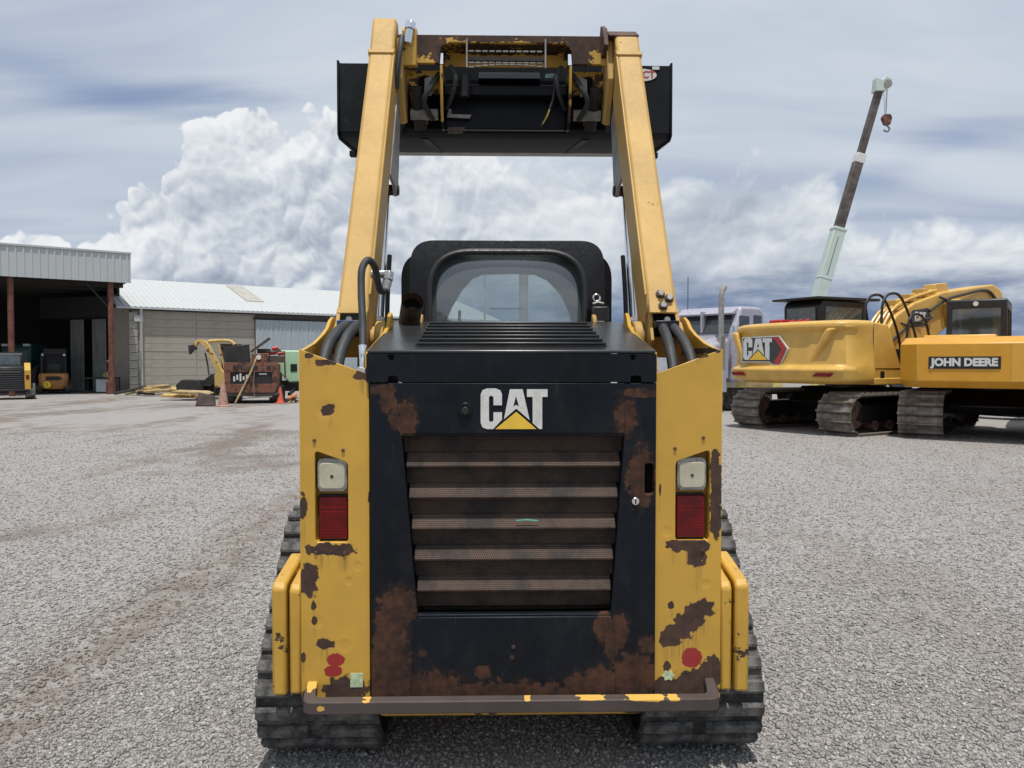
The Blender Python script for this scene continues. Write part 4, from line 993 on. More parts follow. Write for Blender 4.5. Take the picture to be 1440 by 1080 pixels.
# partition with two corrugated doors
part_ = thing('partition_wall', 'dull tan partition with two grey corrugated doors inside the shed', 'wall', (-19.15, 38.55, 0), math.atan2(1.9, -4.5))
q = MB().box(0, 1.45, -.05, .05, 0, 4.3).build('wall_panel', 'wallpaint', part_)
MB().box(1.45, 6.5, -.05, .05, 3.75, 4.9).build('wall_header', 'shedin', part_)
dd = ribbed(1.0, 3.7, 7, .03).mesh('corrugated_door', False); dd.materials.append(M['doordark'])
for x in (1.55, 3.15): inst('corrugated_door', dd, part_, (x + 1.0, .10, .04), (0, 0, math.pi))
MB().box(1.3, 6.5, .06, .12, 3.72, 3.80).build('door_rail', 'exdark', part_)

bench = thing('workbench', 'dark steel workbench with clutter at the foot of the shed post', 'workbench', (-20.05, 37.55, 0), R(15))
MB().box(-.75, .75, -.35, .35, .72, .78).build('bench_top', 'junkdark', bench)
for x in (-.7, .7):
    for y in (-.3, .3): MB().box(x - .03, x + .03, y - .03, y + .03, 0, .72).build('leg', 'junkdark', bench)
MB().box(-.2, .55, -.3, .3, .08, .70).build('cupboard', 'doorsteel', bench, bevel=.01)
tag(MB().prism([(-.15, 0), (-.2, .12), (-.05, .28), (.08, .18), (.2, .22), (.22, 0)], 'y', -.15, .15).build('engine_part', 'wood', None, bevel=.01), 'tan machine part lying on the dark workbench', 'machine part').location = (-19.75, 37.55, .78)
base = MB().cyl((0, 0, 0), (0, 0, .62), .2, 12); base.cyl((0, 0, .62), (0, 0, 1.5), .11, 10); base.cyl((0, 0, 1.5), (0, 0, 1.62), .17, 10)
tag(base.build('gas_cylinder', 'postrust', None, bevel=.02), 'rusty gas cylinder leaning at the shed post beside the workbench', 'gas cylinder').location = (-19.22, 36.75, 0)

# ------------------------------------------------------------------ small loader by the shed
sl_ = thing('small_loader', 'small yellow loader with black rear grille parked before the shed', 'loader', (-20.3, 31.0, 0), R(33))
MB().box(-.52, .52, .05, 1.6, .35, 1.15).build('body', 'exdark', sl_)
for s in (-1, 1):
    tw = MB().prism([(0, .38), (0, 1.2), (.5, 1.5), (.8, 1.4), (1.0, .4)], 'x', s * .52, s * .74).build('rear_tower', 'yellow', sl_, bevel=.015)
    MB().box(s * .63 - .06, s * .63 + .06, -.012, .02, .82, 1.0).build('tail_light', 'lamp_red', tw)
    MB().prism(rpoly([(-.05, .08), (1.7, .0), (1.9, .25), (1.5, .62), (.4, .66), (.0, .4)], .12, 4), 'x', s * .56, s * .90).build('track', 'rubber', sl_, bevel=.02)
    MB().prism([(.35, 1.25), (.5, 1.48), (2.4, .95), (2.5, .5), (2.3, .5), (2.2, .85)], 'x', s * .62, s * .74).build('loader_arm', 'yellow', sl_, bevel=.01)
dr = MB().box(-.50, .50, -.03, .05, .42, 1.22).build('rear_door', 'exdark', sl_, bevel=.01)
for i in range(8): MB().prism([(-.03, .50 + i * .085), (-.06, .50 + i * .085), (-.03, .55 + i * .085)], 'x', -.40, .40).build('louver', 'black', dr)
MB().prism([(.05, 1.22), (.05, 1.30), (.85, 1.42), (.85, 1.22)], 'x', -.5, .5).build('hood', 'hood', sl_, bevel=.01)
cb = MB().prism(rpoly([(.75, 1.2), (.72, 1.86), (.9, 1.93), (1.7, 1.93), (1.75, 1.2)], .06, 4), 'x', -.48, .48).build('cab', 'exdark', sl_, bevel=.02)
MB().box(-.40, .40, .712, .735, 1.42, 1.80).build('rear_window', 'smallcab', cb)
MB().box(-.70, .70, -.06, .0, .34, .42).build('bumper', 'exdark', sl_, bevel=.01)

# ------------------------------------------------------------------ forklift in the shed
fk = thing('forklift', 'worn orange forklift with yellow round sign on its counterweight in shed', 'forklift', (-22.05, 36.9, 0), R(28))
fc = MB(); 
secs = []
for z, wd, y in ((.22, .46, .10), (.40, .58, .02), (.75, .62, .0), (.92, .62, .03), (.99, .56, .12)):
    secs.append([(-wd, .9, z), (-wd, y + .18, z), (-wd + .14, y + .03, z), (0, y, z), (wd - .14, y + .03, z), (wd, y + .18, z), (wd, .9, z)])
fc.loft(secs); cw = fc.build('counterweight', 'fork', fk, bevel=.015)
MB().box(-.30, .30, -.03, .06, .66, .84).build('cooling_slot', 'exdark', cw)
sg = [(-.25 + .17 * math.cos(k * math.pi / 4 + .39), .45 + .17 * math.sin(k * math.pi / 4 + .39)) for k in range(8)]
MB().prism(sg, 'y', -.05, -.035).build('warning_sign', simple('sign_yellow', (.75, .60, .03), .5), cw)
MB().box(-.265, -.235, -.054, -.049, .38, .52).build('warning_mark', 'decal_black', cw)
MB().box(-.55, .55, .9, 1.9, .3, .85).build('body', 'exdark', fk, bevel=.02)
for s in (-1, 1):
    for y, r in ((.45, .26), (1.7, .33)):
        wh = MB().cyl((s * .48, y, r), (s * .68, y, r), r, 20).build('wheel', 'rubber', fk, bevel=.03)
        MB().cyl((s * .681, y, r), (s * .70, y, r), r * .5, 14).build('rim', 'fork', wh)
    MB().tube([(s * .50, .55, .95), (s * .50, .62, 1.95), (s * .48, 1.7, 2.0), (s * .48, 1.9, .9)], .045, 8).build('guard_post', 'exdark', fk)
    MB().cyl((s * .45, .55, 1.88), (s * .45, .50, 1.88), .05, 10).build('rear_lamp', 'chrome', fk)
for i in range(5): MB().box(-.48, .48, .7 + i * .22, .74 + i * .22, 1.97, 2.01).build('guard_bar', 'exdark', fk)
MB().prism(rpoly([(.95, .85), (1.45, .85), (1.45, .97), (1.12, 1.0), (1.02, 1.45), (.95, 1.45)], .04, 3), 'x', -.26, .26).build('seat', 'exdark', fk)
MB().box(-.5, .5, 1.95, 2.1, .1, 2.2).build('mast', 'exdark', fk)

# parked machine deep in the shed: only its lamps and outline show
dk = thing('dark_tractor', 'dark green tractor with twin roof lamps standing deep in shed', 'tractor', (-25.3, 39.2, 0), R(0))
MB().prism(rpoly([(0, 1.0), (0, 2.3), (.15, 2.45), (1.5, 2.45), (1.6, 1.0)], .1, 3), 'x', -.75, .75).build('cab', simple('tractor_green', (.02, .07, .06), .4), dk, bevel=.04)
MB().box(-.6, .6, -.02, .02, 1.4, 2.1).build('rear_window', 'smallcab', dk)
MB().box(-.6, .6, .1, 3.0, .5, 1.1).build('body', 'exdark', dk, bevel=.05)
for s in (-1, 1):
    MB().cyl((s * .62, .6, .7), (s * 1.0, .6, .7), .7, 24).build('wheel', 'rubber', dk, bevel=.05)
    MB().box(s * .55 - .16, s * .55 + .16, -.05, .08, 2.34, 2.46).build('roof_lamp', 'white', dk)

# ------------------------------------------------------------------ scrap by the hall wall
random.seed(21)
for i in range(34):
    x = random.uniform(-17.6, -12.6); y = 36.2 + (x + 17.6) * .02 + random.uniform(-1.4, 1.0) - (x + 17.6) * .55
    ln = random.uniform(.5, 1.6); mt = random.choice(['wood', 'junkyel', 'junkyel', 'junkdark', 'junkbrown', 'wood'])
    o = MB().box(-ln / 2, ln / 2, -.09, .09, -.05, .05).build('scrap_piece', mt, None, bevel=.008)
    o.location = (x, y, random.uniform(.06, .42)); o.rotation_euler = (random.uniform(-.5, .5), random.uniform(-.22, .22), random.uniform(-.6, .9))
    tag(o, ('long ' if ln > 1.2 else 'short ' if ln < .8 else 'thick ') + {'wood': 'tan timber offcut in the scrap heap along the hall wall', 'junkyel': 'yellow steel offcut in the scrap heap along the hall wall', 'junkdark': 'black steel offcut in the scrap heap along the hall wall', 'junkbrown': 'brown rusty offcut in the scrap heap along the hall wall'}[mt], 'scrap piece', 'scrap pieces along the hall wall')

# old backhoe with a hooked yellow boom
bk_ = thing('old_backhoe', 'dismantled yellow backhoe with hooked boom standing behind rusty machine', 'backhoe', (-12.1, 31.8, 0), 0)
MB().prism([(-.55, .25), (-.55, .75), (-.2, 1.05), (.9, 1.0), (1.0, .25)], 'y', -.4, .6).build('body', 'junkdark', bk_, bevel=.03)
bo = smooth([(.15, 0, .9), (-.10, 0, 1.35), (-.38, 0, 1.95), (-.62, 0, 2.32), (-.88, 0, 2.38), (-1.08, 0, 2.12)], 3)
MB().tube(bo, [.15] * 5 + [.13] * 5 + [.10] * (len(bo) - 10), 4).build('boom', 'junkyel', bk_)
MB().prism([(-1.22, 1.85), (-1.25, 2.2), (-1.0, 2.25), (-.95, 2.05), (-1.1, 2.0)], 'y', -.12, .12).build('hook', 'junkdark', bk_)
MB().tube(smooth([(-.45, .0, 1.0), (-.55, .1, 1.5), (-.62, .05, 1.9)], 4), .035, 6).build('hose', 'hose', bk_)
MB().prism([(-.02, 1.15), (-.05, 2.30), (.80, 2.28), (.98, 1.15)], 'y', .25, .33).build('side_panel', 'junkbrown', bk_, bevel=.01)
MB().bar((-.12, .2, 2.32), (.18, .2, 1.05), .07, .07).build('panel_strut', 'junkyel', bk_)
MB().prism([(-.02, .98), (.25, 1.22), (.40, 1.1), (.45, .55), (.0, .45)], 'y', -.55, -.42).build('pedestal', 'junkyel', bk_, bevel=.01)
MB().tube(smooth([(-.55, .2, 2.38), (-.1, .2, 2.42), (.35, .2, 2.40), (.55, .2, 2.25)], 4), .07, 8).build('top_pipe', 'junkyel', bk_)
MB().box(-.9, -.1, -.7, .0, .55, .62).build('foot_plate', 'junkdark', bk_)
for x in (-.75, -.2): MB().box(x - .05, x + .05, -.5, -.4, 0, .55).build('stand', 'junkdark', bk_)
sc_ = [('bent yellow fender lying by the dismantled backhoe', 'junkyel', (-13.3, 30.9, .12), .3), ('flat yellow plate lying by the dismantled backhoe', 'wood', (-12.7, 30.4, .28), -.2)]
for lb, mt, lc, rz in sc_:
    o = MB().prism([(-.8, 0), (-.7, .08), (.6, .12), (.85, .05), (.8, 0)], 'y', -.25, .25).build('fender', mt, None, bevel=.01); o.location = lc; o.rotation_euler = (.1, .05, rz); tag(o, lb, 'fender')
o = MB().prism([(-.5, 0), (-.55, .3), (-.3, .52), (.4, .5), (.5, .15), (.45, 0)], 'y', -.3, .3).build('drum_guard', 'junkdark', None, bevel=.03); o.location = (-13.0, 31.2, .3); tag(o, 'black curved guard on scrap beside the dismantled backhoe', 'guard')

# rusty machine standing in the yard
tm = thing('rusty_drill_rig', 'rusty orange machine with black panels and clutter piled on its deck', 'machine', (-9.55, 28.1, 0), R(12))
fr_ = MB().holed([(-.90, .52), (-.95, 1.50), (.95, 1.50), (.92, .52), (.8, .40), (-.8, .40)], [[(-.72, .72), (-.72, 1.16), (-.02, 1.16), (-.02, .72)], [(.08, .72), (.08, 1.16), (.74, 1.16), (.74, .72)]], 'y', 0, .12)
fr_ = fr_.build('front_frame', 'rustor', tm, bevel=.01)
MB().box(-.72, -.02, .06, .1, .72, 1.16).build('valve_panel', 'junkdark', fr_)
for k in range(5): MB().box(-.62 + k * .11, -.56 + k * .11, .02, .07, .82 + .05 * (k % 2), 1.0 + .06 * (k % 3)).build('gauge', 'white', fr_)
MB().box(.08, .74, .05, .09, .72, 1.16).build('screen_panel', 'junkdark', fr_)
MB().box(.28, .55, .042, .052, 1.06, 1.11).build('name_plate', 'white', fr_)
for x in (-.62, -.36, .10, .55): MB().box(x, x + .14, -.012, .01, 1.24, 1.38).build('lamp_socket', 'junkdark', fr_)
MB().box(-.30, .05, -.015, .01, 1.27, 1.36).build('step_plate', 'junkbrown', fr_)
MB().box(-.88, .88, .125, 2.6, .50, 1.46).build('body', 'rustor', tm, bevel=.02)
MB().prism([(-.86, .28), (-.88, .52), (.9, .52), (.8, .24)], 'y', .02, .5).build('skid_plate', 'junkbrown', tm, bevel=.02)
for s in (-1, 1):
    MB().prism(rpoly([(.2, .0), (2.4, .0), (2.7, .3), (2.4, .62), (.2, .62), (-.05, .3)], .15, 4), 'x', s * .62, s * 1.0).build('crawler', 'junkdark', tm, bevel=.02)
MB().prism([(-.95, 1.52), (-1.0, 2.05), (-.10, 2.18), (-.05, 1.50)], 'y', .3, .42).build('control_box', 'junkdark', tm, bevel=.01)
MB().bar((-.05, .5, 1.9), (.62, .6, 2.42), .10, .10).build('lever_arm', 'junkbrown', tm)
MB().prism([(0, 1.5), (0, 1.82), (.62, 1.85), (.62, 1.5)], 'y', .15, .6).build('pump_block', 'rustor', tm, bevel=.02)
MB().cyl((.26, .10, 1.70), (.26, .16, 1.70), .09, 14).build('pump_flange', 'white', tm)
MB().box(.15, .62, .6, 1.0, 1.85, 2.02).build('engine_cover', 'junkdark', tm, bevel=.03)
MB().box(.65, 1.15, .3, .9, 1.5, 1.75).build('hose_basket', 'junkbrown', tm)
for k, (x, z, mt) in enumerate(((.72, 1.85, 'redplastic'), (.88, 1.92, 'junkdark'), (1.0, 1.83, 'redplastic'), (.80, 2.02, 'redplastic'), (.95, 1.72, 'fascia'))):
    MB().cyl((x - .1, .5, z), (x + .12, .55, z + .03), .07, 10).build('hose_reel', mt, tm)
MB().tube([(.62, .4, 1.9), (1.15, .4, 1.92), (1.18, .4, .9)], .03, 6).build('rail', 'rustor', tm)
MB().tube(smooth([(.18, .06, 1.66), (.02, -.08, 1.2), (-.25, -.25, .6), (-.50, -.4, .05)], 5), .035, 8).build('hanging_hose', 'wood', tm)
MB().tube(smooth([(.12, .0, 1.2), (.10, -.05, .7), (.12, -.06, .25)], 4), .012, 6).build('chain', 'steelgrey', tm)
MB().bar((-.1, -.1, .22), (.75, -.1, .26), .05, .05).build('tow_bar', 'steelgrey', tm)

def cone(loc, mat, h, label):
    c = thing('traffic_cone', label, 'traffic cone', loc)
    b = MB(); n = 20
    prof = [(.16 * h / .7, .03), (.145 * h / .7, .05), (.045 * h / .7, h - .02), (.04 * h / .7, h), (.03 * h / .7, h)]
    b.loft([[(r * math.cos(2 * math.pi * k / n), r * math.sin(2 * math.pi * k / n), z) for k in range(n)] for r, z in prof]); b.build('cone_body', mat, c)
    MB().box(-.2 * h / .7, .2 * h / .7, -.2 * h / .7, .2 * h / .7, 0, .03).build('cone_base', mat, c, bevel=.01)
cone((-9.9, 26.3, 0), 'cone_old', .84, 'faded dirty traffic cone standing before the rusty machine')
cone((-8.58, 28.4, 0), 'cone_red', .60, 'red traffic cone beside the green compressor')
o = MB().prism([(-.32, 0), (-.22, .48), (.28, .36), (.34, 0)], 'y', -.1, .1).build('rubber_mat', 'junkbrown', None, bevel=.02); o.location = (-10.55, 26.4, 0); o.rotation_euler = (-.2, 0, .1)
tag(o, 'folded dark rubber mat leaning beside the faded cone', 'mat')

gc = thing('air_compressor', 'pale green towed compressor with sloping hood and black lower body', 'compressor', (-8.55, 30.2, 0), R(10))
gs = MB().prism([(-.22, .72), (-.82, 1.40), (-.52, 1.98), (.62, 1.98), (.74, 1.5), (.66, .78)], 'y', 0, 1.9)
gs.v = [(x, y, z - .0 * y) for x, y, z in gs.v]; gs.build('hood', 'mintgreen', gc, bevel=.05, seg=3)
MB().box(-.58, .58, .1, 1.8, .38, .78).build('lower_body', 'exdark', gc, bevel=.02)
MB().box(-.15, .1, -.015, .02, 1.15, 1.45).build('side_vent', 'exdark', gc)
for s in (-1, 1):
    wh = MB().cyl((s * .62, 1.0, .33), (s * .80, 1.0, .33), .33, 20).build('wheel', 'rubber', gc, bevel=.03)
MB().bar((0, .1, .45), (-.1, -1.1, .3), .10, .10).build('drawbar', 'exdark', gc)
MB().cyl((.2, .6, 1.95), (.2, .6, 1.99), .06, 12).build('filler_cap', 'exdark', gc)
random.seed(5)
for k in range(10):
    o = MB().box(-.3, .3, -.05, .05, -.03, .03).build('scrap_piece', random.choice(['orangepart', 'white', 'junkbrown', 'wood']), None)
    mt = o.data.materials[0].name
    o.location = (-8.3 + random.uniform(-.1, .9), 28.6 + random.uniform(-.2, .8), random.uniform(.04, .25)); o.rotation_euler = (random.uniform(-.5, .5), random.uniform(-.5, .5), random.uniform(-1.5, 1.5))
    tag(o, {'orange_part': 'orange broken part in the small heap by the compressor', 'decal_white': 'white strip in the small heap by the compressor', 'scrap_brown': 'brown rusted strip in the small heap by the compressor', 'scrap_timber': 'tan wooden slat in the small heap by the compressor'}[mt], 'scrap piece', 'scrap by the compressor')

# ------------------------------------------------------------------ excavators
def exc_tracks(root, gauge, shoe_w, r, half, mat='shoe'):
    circ_ = [(-half, r + .03, r), (half, r + .03, r)]
    pth = belt(circ_, .19)
    sh = MB()
    sh.prism([(-.094, -.015), (-.094, .006), (-.080, .058), (-.060, .058), (-.046, .010), (.062, .010), (.074, .030), (.086, .006), (.094, -.006), (.094, -.015)], 'x', -shoe_w / 2, shoe_w / 2)
    sm = sh.mesh('track_shoe', False); sm.materials.append(M[mat])
    for s in (-1, 1):
        cx = s * gauge / 2
        ch = beltmesh(pth, cx - .16, cx + .16, .07).build('track_chain', 'junkdark', root)
        for (y, z, a) in pth: inst('track_shoe', sm, ch, (cx, y, z), (a + math.pi, 0, 0))
        f = MB().prism([(-half, .30), (-half + .2, .62), (half - .2, .62), (half, .30), (half - .3, .22), (-half + .3, .22)], 'x', cx - .20, cx + .20).build('track_frame', 'exdark', root, bevel=.02)
        for y in (-half, half): MB().cyl((cx - .2, y, r + .03), (cx + .2, y, r + .03), r - .09, 22).build('track_wheel', 'rust', f, bevel=.02)
        for k in range(6): MB().cyl((cx - .24, -half + .65 + k * (2 * half - 1.3) / 5, .19), (cx + .24, -half + .65 + k * (2 * half - 1.3) / 5, .19), .10, 14).build('track_roller', 'rust', f)
    MB().prism([(-1.0, .45), (-1.1, .62), (-.6, .95), (.6, .95), (1.1, .62), (1.0, .45)], 'x', -gauge / 2 + .15, gauge / 2 - .15).build('carbody', 'exdark', root, bevel=.03)
    MB().cyl((0, 0, .93), (0, 0, 1.08), .65, 30).build('swing_ring', 'exdark', root)
def plan(z, wd, yr, yf, c=.5, bulge=.08):
    return [(-wd, yf, z), (-wd, yr + c, z), (-wd + .10, yr + c * .5, z), (-wd + .30, yr + bulge + .06, z), (-wd * .5, yr + .03, z), (0, yr, z), (wd * .5, yr + .03, z), (wd - .30, yr + bulge + .06, z), (wd - .10, yr + c * .5, z), (wd, yr + c, z), (wd, yf, z)]

# large excavator with the hexagon badge
ex1 = thing('crawler_excavator', 'yellow crawler excavator with hexagon badge on rounded counterweight and lowered boom', 'excavator', (8.0, 17.9, 0), -math.atan2(.86, .51))
exc_tracks(ex1, 2.35, .80, .40, 1.95)
cwm = MB().loft([plan(1.06, 1.44, -2.56, -1.55), plan(1.13, 1.55, -2.68, -1.55), plan(1.36, 1.57, -2.72, -1.55), plan(1.45, 1.55, -2.60, -1.55), plan(2.14, 1.50, -2.54, -1.55), plan(2.22, 1.52, -2.62, -1.55), plan(2.32, 1.51, -2.61, -1.55), plan(2.37, 1.42, -2.48, -1.55)])
cw1 = cwm.build('counterweight', 'exyel', ex1, bevel=.03, seg=3)
for s in (-1, 1):   # slanted ribs framing the badge field
    lo_, hi_ = (1.02, 1.44) if s < 0 else (.62, 1.24)
    MB().prism([(s * lo_, 1.42), (s * (lo_ + .16), 1.42), (s * (hi_ + .05), 2.20), (s * (hi_ - .13), 2.20)], 'y', -2.56 if s > 0 else -2.50, -2.25).build('counterweight_rib', 'exyel', cw1, bevel=.05, seg=3)
    MB().prism([(s * .88, 1.215), (s * 1.25, 1.215), (s * 1.31, 1.29), (s * .98, 1.29)], 'y', -2.665, -2.50).build('reflector', 'lamp_red', cw1)
hexa = [(-1.02, 2.05), (-.02, 2.06), (.20, 1.80), (.02, 1.47), (-.16, 1.47), (-.26, 1.53), (-1.02, 1.53)]
bd = MB().prism([(-1.045, 2.075), (-.005, 2.085), (.23, 1.80), (.035, 1.44), (-.175, 1.44), (-.27, 1.505), (-1.045, 1.505)], 'y', -2.605, -2.50).build('badge_edge', 'white', cw1)
MB().prism(hexa, 'y', -2.612, -2.55).build('badge_field', 'decal_grey', cw1)
MB().prism([(-.20, 2.055), (-.02, 2.055), (.195, 1.80), (.02, 1.475), (-.15, 1.475), (.07, 1.78), (-.09, 1.98)], 'y', -2.618, -2.60).build('badge_stripe', 'decal_red', cw1)
logo(cw1, -.59, 1.80, .80, 'y', -2.624, -2.61)
# side housing, deck, toolbox, rails
MB().prism([(-1.54, 1.10), (-1.54, 2.33), (-1.05, 2.30), (-.55, 1.36), (-.55, 1.10)], 'x', 1.02, 1.50).build('side_housing', 'exyel', ex1, bevel=.03, seg=3)
MB().box(-1.50, -.2, -1.54, .8, 1.10, 2.28).build('engine_housing', 'exyel', ex1, bevel=.04, seg=3)
MB().box(-.19, 1.01, -1.54, -.3, 1.10, 2.26).build('engine_hood', 'exyel', ex1, bevel=.04, seg=3)
MB().box(-1.52, 1.52, -1.5, 1.9, 1.04, 1.18).build('deck', 'exyel', ex1, bevel=.02)
MB().box(.85, 1.48, -.5, .35, 1.19, 1.80).build('toolbox', 'exdark', ex1, bevel=.02)
MB().box(1.501, 1.506, -1.545, -1.535, 1.12, 2.30).build('panel_seam', 'exdark', ex1)
MB().box(1.501, 1.508, -1.50, -.60, 1.375, 1.385).build('panel_seam', 'exdark', ex1)
for k in range(3): MB().tube([(.30 + .1 * k, .40 + .1 * k, 2.0), (.42, .9 + .3 * k, 2.45), (.50, 1.4 + .4 * k, 2.35 + .12 * k)], .03, 8).build('boom_foot_hose', 'hose', ex1)
MB().box(1.505, 1.515, -1.30, -1.18, 1.18, 1.32).build('latch', 'exdark', ex1)
for x in (1.44, 1.05):
    MB().tube(smooth([(x, -1.2, 2.25), (x, -1.15, 2.75), (x, -.9, 2.95), (x, -.5, 2.86), (x, .0, 2.1), (x, .2, 1.2)], 5), .028, 8).build('hand_rail', 'exdark', ex1)
MB().tube(smooth([(1.46, -.35, 1.2), (1.46, -.3, 2.3), (1.46, .0, 2.55), (1.46, .4, 2.3), (1.46, .7, 1.2)], 5), .028, 8).build('hand_rail', 'exdark', ex1)
cabx = MB()
cabx.prism(rpoly([(-.65, 1.15), (-.70, 2.85), (-.60, 2.98), (1.05, 2.98), (1.30, 2.0), (1.25, 1.15)], .05, 3), 'x', -1.48, -.45)
cx1 = cabx.build('cab', 'exdark', ex1, bevel=.03)
MB().box(-1.36, -.56, -.725, -.69, 2.30, 2.80).build('rear_window', 'smallcab', cx1)
MB().box(-.455, -.440, -.5, .85, 2.35, 2.82).build('side_window', 'smallcab', cx1)
MB().prism([(-.95, 2.98), (-.95, 3.03), (1.35, 3.06), (1.35, 3.0)], 'x', -1.62, -.30).build('cab_visor', 'exdark', cx1)
MB().box(-1.42, -1.05, -1.3, -1.0, 2.28, 2.52).build('red_canister', 'redplastic', ex1, bevel=.03)
for k in range(3): MB().cyl((-.95 + k * .2, -1.2, 2.38), (-.80 + k * .2, -1.1, 2.46), .07, 10).build('red_hose', 'redplastic', ex1)
boomp = [(.35, 1.45), (.45, 2.20), (.87, 2.62), (1.57, 2.93), (2.75, 3.24), (5.0, 3.54), (5.35, 3.42), (5.6, 3.0), (5.3, 2.9), (4.8, 2.98), (2.9, 2.36), (2.0, 1.92), (1.0, 1.35)]
boom = MB().prism(boomp, 'x', -.16, .46).build('boom', 'exyel', ex1, bevel=.04, seg=3)
for k in range(4):
    MB().tube(smooth([(.0 + k * .12, .42, 2.25), (.0 + k * .12, .87, 2.70 + .02 * k), (.0 + k * .12, 1.6, 3.02 + .03 * (k % 2)), (.0 + k * .12, 2.6, 3.28)], 5), .035, 8).build('boom_pipe', 'exyel', boom)
for k in range(5): MB().tube(smooth([(.50, 2.5 + .16 * k, 3.1 - .05 * k), (.62, 2.7 + .14 * k, 2.95 - .08 * k), (.56, 2.8 + .2 * k, 2.5), (.5, 3.2 + .1 * k, 2.3 + .05 * k)], 4), .03, 7).build('boom_side_hose', 'hose', boom)
for k in range(3): MB().box(.05, .35, 1.0 + k * .55, 1.16 + k * .55, 2.80 + k * .16, 2.98 + k * .16).build('pipe_clamp', 'exyel', boom, bevel=.01)
MB().cyl((.40, 3.0, 2.80), (.72, 3.0, 2.80), .26, 24).build('boom_boss', 'exyel', boom, bevel=.03)
MB().cyl((.72, 3.0, 2.80), (.74, 3.0, 2.80), .13, 20).build('boss_cap', 'decal_y', boom)
MB().prism([(2.6, 3.2), (2.65, 3.44), (3.15, 3.50), (3.25, 3.28)], 'x', .0, .30).build('boom_bracket', 'exyel', boom, bevel=.02)
MB().tube(smooth([(.50, 2.1, 2.75), (.52, 2.8, 3.05), (.52, 3.5, 3.2), (.50, 4.6, 3.36), (.50, 5.1, 3.1)], 5), .035, 8).build('boom_hose', 'hose', boom)
MB().prism([(1.32, 2.52), (1.45, 2.74), (2.10, 2.82), (2.22, 2.60), (2.00, 2.38), (1.45, 2.34)], 'x', .462, .468).build('boom_badge', 'decal_grey', boom)
logo(boom, 1.77, 2.58, .44, 'x', .468, .474)
MB().cyl((.15, .95, 1.30), (.15, 2.0, 2.10), .11, 16).build('lift_cylinder', 'exyel', ex1)
MB().cyl((.15, 2.0, 2.10), (.15, 3.0, 2.80), .07, 16).build('lift_rod', 'chrome', ex1)
stick = MB().prism([(5.1, 3.3), (5.55, 3.45), (5.85, 3.1), (5.8, .9), (5.5, .9)], 'x', -.08, .36).build('stick', 'exyel', ex1, bevel=.03)
MB().prism([(5.3, .2), (5.2, .95), (5.8, 1.05), (6.0, .5), (5.8, .05)], 'x', -.5, .8).build('digging_bucket', 'junkdark', ex1, bevel=.03)

# amber excavator with chamfered counterweight
ex2 = thing('crawler_excavator', 'amber crawler excavator with lettered black plate on flat chamfered counterweight', 'excavator', (10.2, 16.3, 0), -math.atan2(.58, .81))
exc_tracks(ex2, 2.15, .80, .42, 1.75)
def pl2(z, wd, yr, yf): return [(-wd, yf, z), (-wd, yr + .32, z), (-wd + .34, yr, z), (wd - .34, yr, z), (wd, yr + .32, z), (wd, yf, z)]
cw2 = MB().loft([pl2(1.02, 1.36, -2.45, -1.1), pl2(1.15, 1.42, -2.60, -1.1), pl2(1.86, 1.42, -2.60, -1.1), pl2(1.99, 1.36, -2.35, -1.1)]).build('counterweight', 'jdyel', ex2, bevel=.012)
MB().box(.45, 1.08, -2.607, -2.58, 1.16, 1.85).build('repainted_panel', 'jdlite', cw2)
MB().box(-.88, .29, -2.612, -2.59, 1.385, 1.615).build('name_plate', 'decal_black', cw2)
textmesh('JOHN DEERE', .195, 'white', cw2, 'name_lettering', (-.295, -2.616, 1.503), (R(90), 0, 0), .0105, .96, .003)
MB().box(-1.40, .15, -1.09, 1.7, 1.06, 1.97).build('left_housing', 'jdyel', ex2, bevel=.03)
MB().box(.16, 1.40, -1.09, 1.3, 1.06, 2.02).build('right_housing', 'jdyel', ex2, bevel=.03)
MB().prism([(-.9, 1.98), (-.85, 2.08), (.9, 2.08), (1.0, 1.98)], 'x', -1.2, .1).build('engine_lid', 'jdlite', ex2, bevel=.02)
cb2 = MB().holed(rpoly([(-.30, 1.97), (-.32, 2.88), (1.35, 2.88), (1.45, 2.3), (1.42, 1.97)], [0, .12, .12, .05, 0], 5), [rpoly([(-.18, 2.06), (-.20, 2.70), (.45, 2.70), (.45, 2.06)], .03, 3), rpoly([(.55, 2.06), (.55, 2.70), (1.25, 2.70), (1.32, 2.06)], .03, 3)], 'x', -.02, .04)
cb2.holed(rpoly([(-.30, 1.97), (-.32, 2.88), (1.35, 2.88), (1.45, 2.3), (1.42, 1.97)], [0, .12, .12, .05, 0], 5), [rpoly([(-.18, 2.06), (-.20, 2.70), (.45, 2.70), (.45, 2.06)], .03, 3), rpoly([(.55, 2.06), (.55, 2.70), (1.25, 2.70), (1.32, 2.06)], .03, 3)], 'x', -1.06, -1.0)
cab2 = MB().holed([(-1.06, 1.97), (-1.06, 2.88), (.04, 2.88), (.04, 1.97)], [[(-.95, 2.06), (-.95, 2.70), (-.07, 2.70), (-.07, 2.06)]], 'y', -.33, -.27).build('cab', 'exdark', ex2, bevel=.02)
cb2.build('cab_side', 'exdark', cab2, bevel=.01)
MB().box(-1.06, .04, -.31, 1.36, 2.80, 2.90).build('cab_roof', 'exdark', cab2, bevel=.04, seg=3)
MB().box(-.96, -.06, -.31, -.30, 2.05, 2.71).build('rear_window', 'exglass', cab2)
for x in (-1.03, .01): MB().box(x - .005, x + .005, -.22, 1.32, 2.05, 2.71).build('side_window', 'exglass', cab2)
MB().prism(rpoly([(.1, 1.98), (.6, 1.98), (.6, 2.1), (.3, 2.15), (.22, 2.62), (.1, 2.62)], .04, 3), 'x', -.8, -.25).build('seat', 'exdark', cab2)
